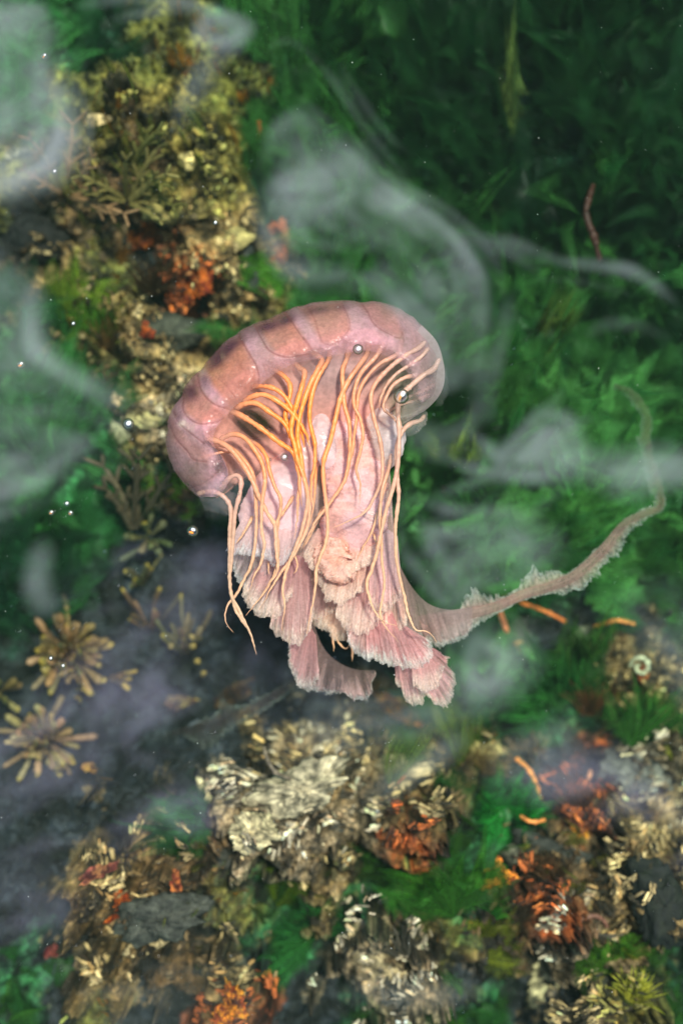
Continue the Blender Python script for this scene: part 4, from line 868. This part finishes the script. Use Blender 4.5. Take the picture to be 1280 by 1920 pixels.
branchy(250, 1000, [R(a) for a in (88, 75, 100, 60, 112)], 130, 7, (.07,.05,.03), 'dark brown strap weed rising left of the lower bell', 4)
branchy(185, 1560, [R(a) for a in (30, 60, 0)], 1, 1, (.1,.1,.1), '', 5) if False else None

# club weed: rosettes of bladder tipped fronds
def rosette(px, py, n, Lr, col, label, seed, dirs=(0, 2*math.pi), rise=.10, rad=7, tipc=(.34,.22,.03), dim=1.0, group=None):
    r = np.random.default_rng(seed); g = gz(px, py)+.02; o = empty('club_weed', px, py, g, label, 'seaweed', group)
    for i in range(n):
        th = dirs[0] + (dirs[1]-dirs[0])*((i*.618) % 1) + r.normal(0, .12); ring = (i/n)
        l = Lr*(1.0-.85*ring)*r.uniform(.5, 1.15); q = np.linspace(0, 1, 16)
        ang = th + r.normal(0, .25)*q; x = px + r.normal(0, 4) + np.cumsum(np.cos(ang))*l/16; y = py + r.normal(0, 4) - np.cumsum(np.sin(ang))*l/16
        z = g + rise*(.25+.75*ring)*q**.8*r.uniform(.8, 1.1)
        prof = rad*r.uniform(.5, 1.15)*(.34 + .66*sm(.2, .85, q))*np.sqrt(np.clip(1-((q-.82)/.22)**2*(q > .82), .05, 1))
        prof = prof*(1+.10*fbm(q*60, q*0+i*9, 16, 3, 1.1))
        c = np.array(col)*r.uniform(.5, 1.35)*dim*r.uniform(.85, 1.15, 3); tp = (sm(.85, 1, q)*(r.random() < .35))[:, None]
        C = c*(.75+.4*q[:, None])*(1-tp) + np.array(tipc)*dim*tp
        mb = MB(); tube(mb, np.stack(P(x, y, z), 1), prof*S, np.clip(C, 0, 1), flat=.55)
        mb.build('frond', BROWN, o)
    return o
CL = (.32,.19,.085)
rosette(82, 1385, 78, 96, (.34,.205,.10), 'lower of the two golden brown rosettes of club weed at the left edge', 1, rad=8.5)
rosette(130, 1225, 74, 104, CL, 'upper and wider of the two golden brown club weed rosettes on the left', 2, rad=9)
rosette(-5, 1300, 12, 80, (.24,.16,.06), 'club weed half cut off by the left edge between the two rosettes', 3, rad=9)
rosette(345, 1225, 18, 110, (.12,.085,.035), 'dim brown club weed in the dark water left below the tentacles', 4, dirs=(R(50), R(140)), rad=7, rise=.05)
rosette(285, 1180, 10, 90, (.13,.07,.03), 'dim reddish club weed between the upper rosette and the tentacles', 5, dirs=(R(60), R(170)), rad=6, rise=.05)
rosette(275, 1010, 12, 70, (.11,.10,.045), 'dim olive club weed left of the floating amber bubble', 6, rad=8, rise=.05)
rosette(270, 1100, 10, 66, (.10,.085,.04), 'dim olive club weed under the lilac sheen left of the tentacles', 7, dirs=(R(60), R(200)), rad=8, rise=.05)
rosette(150, 1300, 5, 26, (.3,.2,.06), 'small separate tip of club weed between the two rosettes', 8, rad=7)
rosette(205, 1270, 6, 60, (.40,.20,.05), 'orange brown club weed lying right of the upper rosette', 9, dirs=(R(-10), R(15)), rad=7)
for i, (x_, y_) in enumerate([(321,1211),(362,1212),(382,1263),(370,1240),(360,1195),(195,1275),(186,1247),(290,915)]):
    rock(x_, y_, 6, 6, 0, (.30,.22,.08), 'small round yellowish float of club weed in the dark water at left', 'weed_float', 'float', h=.95, rough=.05, z=-.33, group='small round weed floats in the dark water', m=BROWN)

# ------------------------------------------------------------------ bubbles on the water
def bubble(px, py, r_px, label, amber=0, ang=.6, group=None):
    o = empty('bubble', px, py, -.001, label, 'bubble', group); ox, oy, _ = o['_o']
    nu, nv = 40, 24; u = np.linspace(0, 2*np.pi, nu, endpoint=False)[None]; v = np.linspace(.01, np.pi-.01, nv)[:, None]; R_ = r_px*S*.88
    def ball(name, cx, cy_, cz, a, b, c_, an, m, col):
        x = np.cos(u)*np.sin(v)*a; y = np.sin(u)*np.sin(v)*b; z = np.cos(v)*c_+0*u
        mb = MB(); mb.grid(x*math.cos(an)-y*math.sin(an)+ox+cx, x*math.sin(an)+y*math.cos(an)+oy+cy_, z+cz, np.array(col), wrap=True); return mb.build(name, m, o)
    ball('film', 0, 0, 0, R_, R_, R_*.8, 0, BUB, (1, 1, 1))
    # ring where the film meets the surface, its refraction dark put into the colour
    a = np.linspace(0, 2*np.pi, 41); mb = MB()
    tube(mb, np.stack([ox+R_*1.0*np.cos(a), oy+R_*1.0*np.sin(a), -.0005+0*a], 1), R_*.10, (.02, .03, .015)); mb.build('rim', BROWN, o)
    if amber:  # amber and white reflections in the bubble, modelled as coloured blobs
        ball('amber_reflection', -R_*.2, -R_*.25, R_*.25, R_*.5, R_*.26*amber, R_*.3, ang, WET, (.75, .26, .03))
        ball('white_glint', R_*.2, R_*.3, R_*.35, R_*.42, R_*.30, R_*.25, ang, WET, (.8, .8, .8))
    elif r_px > 4:
        ball('white_glint', R_*.1, R_*.1, R_*.3, R_*.5, R_*.42, R_*.3, ang, WET, (.8, .8, .8))  # glint in the film, given as a white blob
def f_wet(n, N, L, out):
    a = N('Attribute', attribute_name='Col'); p = N('BsdfPrincipled'); p.inputs['Roughness'].default_value = .08
    L(a.outputs['Color'], p.inputs['Base Color']); L(p.outputs[0], out.inputs['Surface'])
WET = mat('glint_and_speck', f_wet)
bubble(671, 655, 10, 'round silvery bubble over the top right part of the bell')
bubble(752, 743, 15, 'largest bubble, silver with an amber streak, at the right rim of the bell', .5, 1.15)
bubble(361, 996, 11, 'floating bubble half amber half white below the left end of the bell', 1, -.3)
bubble(126, 944, 6, 'small clear bubble above the two amber flecks on the left')
bubble(97, 961, 6, 'small amber bubble, left one of the pair at the left edge', 1, .3)
bubble(133, 962, 6, 'small pointed amber bubble, right one of the pair at the left edge', .6, -.6)
bubble(40, 684, 8, 'amber bubble alone near the left edge beside the pale arc', 1, .3)
bubble(197, 1034, 4, 'tiny clear bubble left of the floating amber bubble')
bubble(84, 106, 7, 'small reddish bubble near the upper left corner', .7, .9)
bubble(103, 322, 6, 'small white bubble on the left reef below the pale sheen')
bubble(241, 795, 11, 'pearly grey bubble over the flat yellowish stone')
bubble(138, 607, 5, 'tiny white bubble just below the tall olive fan')
bubble(96, 1234, 5, 'tiny dark bubble over the upper rosette, left one')
bubble(119, 1248, 5, 'tiny dark bubble over the upper rosette, right one')
bubble(257, 1341, 4, 'tiny clear bubble over the lilac sheen left of the ghostly arm')
bubble(533, 857, 7, 'pale bubble caught in the middle of the bell hollow')
bubble(447, 926, 3, 'tiny glint bubble on the leftmost hooked tentacle')
bubble(507, 862, 3, 'tiny white bubble at the edge of the bell hollow')
bubble(404, 418, 5, 'tiny clear bubble over the gold crusted rock')
# drifting specks, too many and too small to count
r = np.random.default_rng(99); m = 520; px = r.uniform(-40, 1320, m); py = r.uniform(-40, 1960, m); z = r.uniform(-.03, -.006, m)
x, y, _ = P(px, py, z); rad = S*r.choice([.3, .45, .7, 1.0], m, p=[.5, .3, .16, .04])
T = np.array([(1, 0, 0), (0, 1, 0), (-1, 0, 0), (0, -1, 0), (0, 0, 1), (0, 0, -1)], float)
V = np.stack([x, y, z], -1)[:, None] + T[None]*rad[:, None, None]
F = np.array([(0, 1, 4, 4), (1, 2, 4, 4)]); F = np.array([(4, 0, 1, 2), (4, 2, 3, 0), (5, 2, 1, 0), (5, 0, 3, 2)])
mb = MB(); mb.add(V, (F[None]+(np.arange(m)*6)[:, None, None]).reshape(-1, 4), (.8, .82, .75))
tag(mb.build('drifting_specks', WET), 'tiny white specks drifting in the water', 'specks', kind='stuff')

# ------------------------------------------------------------------ sky reflections on the water, shaped as closed bodies of thin mist, thicker where brighter
def veil(strokes, name, label, col, dens, seed, tmax=.016, streaks=.25):
    st = 5.0; gx = np.arange(-180, 1460, st); gy = np.arange(-180, 2100, st); A, B = np.meshgrid(gx, gy, indexing='ij')
    kx = np.fft.fftfreq(len(gx), st)[:, None]; ky = np.fft.fftfreq(len(gy), st)[None]
    blur = lambda q, s: np.real(np.fft.ifft2(np.fft.fft2(q)*np.exp(-2*(np.pi*s)**2*(kx*kx+ky*ky))))
    wx = A + 8*fbm(A, B, 260, seed, 2.6); wy = B + 8*fbm(A, B, 260, seed+1, 2.6)
    V = np.zeros(A.shape)
    for kind, pts, val, soft, *wd in strokes:
        if kind == 'p':
            d = seg_dist(wx, wy, list(pts)+[pts[0]]); q = blur(inside(wx, wy, pts).astype(float), soft)
            q = q*((.50 + .55*np.exp(-(d/22)**2) if val < .5 and soft < 20 else .85) + .30*fbm(d*1.0, A*.12+B*.08, 40, seed+5, 1.5))
        else:
            sp = [tuple(t) for t in spline(pts, 26)]; q = 0
            for i_ in range(25): q = np.maximum(q, math.sin(math.pi*min(1, max(0, (i_+.5)/25)))**.6*np.exp(-(seg_dist(wx, wy, sp[i_:i_+2])/wd[0])**2))
        V = V + val*q if val < 0 else np.maximum(V, val*q) + .35*np.minimum(V, val*q)
    V = np.clip(V, 0, 1.2)
    an = fbm(A*.45+B*.9, (B*.45-A*.9)*.30, 120, seed+2, 1.7)
    V = V*np.clip(1+streaks*an + .2*fbm(A, B, 260, seed+3, 2), .04, 1.9)
    V = np.clip(blur(V, 7)-.02, 0, 2)
    T = V*tmax; nz = T > 0
    x, y, _ = P(A, B, .004)
    keep = nz[:-1, :-1] | nz[1:, :-1] | nz[1:, 1:] | nz[:-1, 1:]
    n = A.size; idx = np.arange(n).reshape(A.shape); top = np.where(nz, idx+n, idx)
    def quads(I): return np.stack([I[:-1, :-1], I[1:, :-1], I[1:, 1:], I[:-1, 1:]], -1)[keep]
    F = np.vstack([quads(top)[:, ::-1], quads(idx)])
    Vt = np.vstack([np.stack([x, y, .004-T*.3], -1).reshape(-1, 3), np.stack([x, y, .004+T*.7], -1).reshape(-1, 3)])
    used = np.unique(F); rm = np.zeros(2*n, int); rm[used] = np.arange(len(used))
    mb = MB(); mb.add(Vt[used], rm[F], (1, 1, 1))
    return tag(mb.build(name, mat(name, f_vol(col, dens))), label, 'sheen', kind='stuff')
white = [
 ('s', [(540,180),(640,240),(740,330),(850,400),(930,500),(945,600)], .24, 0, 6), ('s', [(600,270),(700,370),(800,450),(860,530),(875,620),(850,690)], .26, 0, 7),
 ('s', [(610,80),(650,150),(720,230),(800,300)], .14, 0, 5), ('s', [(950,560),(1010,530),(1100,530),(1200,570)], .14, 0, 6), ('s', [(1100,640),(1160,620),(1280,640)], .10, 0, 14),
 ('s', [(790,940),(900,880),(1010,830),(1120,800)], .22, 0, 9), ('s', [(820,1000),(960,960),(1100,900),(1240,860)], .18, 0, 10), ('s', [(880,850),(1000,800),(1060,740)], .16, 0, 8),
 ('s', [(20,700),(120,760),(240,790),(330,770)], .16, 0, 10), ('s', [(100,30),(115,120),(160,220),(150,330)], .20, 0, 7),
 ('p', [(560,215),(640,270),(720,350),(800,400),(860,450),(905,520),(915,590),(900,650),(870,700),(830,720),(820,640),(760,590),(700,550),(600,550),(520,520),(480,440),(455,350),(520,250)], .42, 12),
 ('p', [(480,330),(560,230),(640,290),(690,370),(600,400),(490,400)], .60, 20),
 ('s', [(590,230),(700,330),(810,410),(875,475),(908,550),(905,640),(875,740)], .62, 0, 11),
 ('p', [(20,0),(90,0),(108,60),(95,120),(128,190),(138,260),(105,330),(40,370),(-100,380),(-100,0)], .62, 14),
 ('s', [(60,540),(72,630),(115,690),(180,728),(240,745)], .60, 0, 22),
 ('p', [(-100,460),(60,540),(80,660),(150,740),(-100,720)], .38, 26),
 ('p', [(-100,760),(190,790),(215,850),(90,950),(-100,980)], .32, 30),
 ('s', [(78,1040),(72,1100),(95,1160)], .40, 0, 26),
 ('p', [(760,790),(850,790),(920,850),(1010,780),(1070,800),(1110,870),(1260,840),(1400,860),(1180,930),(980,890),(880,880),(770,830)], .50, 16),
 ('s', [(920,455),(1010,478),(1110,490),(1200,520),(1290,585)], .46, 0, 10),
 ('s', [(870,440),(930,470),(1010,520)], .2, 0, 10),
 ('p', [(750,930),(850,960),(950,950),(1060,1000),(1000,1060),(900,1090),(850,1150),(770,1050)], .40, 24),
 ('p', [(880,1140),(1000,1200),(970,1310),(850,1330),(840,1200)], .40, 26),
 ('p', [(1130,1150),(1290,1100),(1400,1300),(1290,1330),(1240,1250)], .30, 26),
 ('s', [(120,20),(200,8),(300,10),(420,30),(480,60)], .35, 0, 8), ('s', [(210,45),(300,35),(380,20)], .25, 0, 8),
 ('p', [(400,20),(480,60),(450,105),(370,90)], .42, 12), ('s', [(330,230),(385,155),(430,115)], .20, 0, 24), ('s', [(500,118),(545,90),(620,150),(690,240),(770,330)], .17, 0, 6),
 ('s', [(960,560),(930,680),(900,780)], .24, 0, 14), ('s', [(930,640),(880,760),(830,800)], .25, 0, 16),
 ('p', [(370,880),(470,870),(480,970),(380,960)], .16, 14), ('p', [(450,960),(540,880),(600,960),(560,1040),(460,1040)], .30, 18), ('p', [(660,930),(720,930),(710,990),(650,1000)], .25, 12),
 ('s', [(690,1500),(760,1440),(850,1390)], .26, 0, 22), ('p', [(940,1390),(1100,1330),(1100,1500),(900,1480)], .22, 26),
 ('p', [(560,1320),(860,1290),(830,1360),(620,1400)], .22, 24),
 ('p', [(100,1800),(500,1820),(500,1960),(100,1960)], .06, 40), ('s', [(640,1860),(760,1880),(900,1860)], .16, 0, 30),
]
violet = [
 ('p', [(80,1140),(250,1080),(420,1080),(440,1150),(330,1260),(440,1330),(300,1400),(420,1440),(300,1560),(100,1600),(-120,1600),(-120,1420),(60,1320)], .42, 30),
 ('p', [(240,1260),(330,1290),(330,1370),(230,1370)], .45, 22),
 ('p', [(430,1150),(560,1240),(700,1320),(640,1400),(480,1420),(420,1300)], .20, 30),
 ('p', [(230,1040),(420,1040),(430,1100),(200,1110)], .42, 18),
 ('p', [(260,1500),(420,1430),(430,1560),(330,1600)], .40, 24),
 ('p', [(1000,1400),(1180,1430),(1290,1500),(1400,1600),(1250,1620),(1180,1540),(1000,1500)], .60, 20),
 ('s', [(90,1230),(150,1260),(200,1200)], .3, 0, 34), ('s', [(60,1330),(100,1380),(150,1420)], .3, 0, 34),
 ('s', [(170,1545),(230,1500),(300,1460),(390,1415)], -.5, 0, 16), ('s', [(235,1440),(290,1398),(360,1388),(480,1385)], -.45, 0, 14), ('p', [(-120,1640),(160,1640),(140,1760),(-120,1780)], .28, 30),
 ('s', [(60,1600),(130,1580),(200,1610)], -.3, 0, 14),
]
veil(white, 'sky_reflection_veil', 'pale sky reflection on the water surface, shaped as veils of mist', (.80, .97, .84), 38, 200)  # sky reflection shaped into volume bodies, no such film on the water
veil(violet, 'lilac_reflection_veil', 'dim lilac grey sky reflection on the water at lower left and right, shaped as mist', (.62, .58, .76), 17, 210, .012, .65)  # lilac part of the reflected sky, likewise a shaped volume
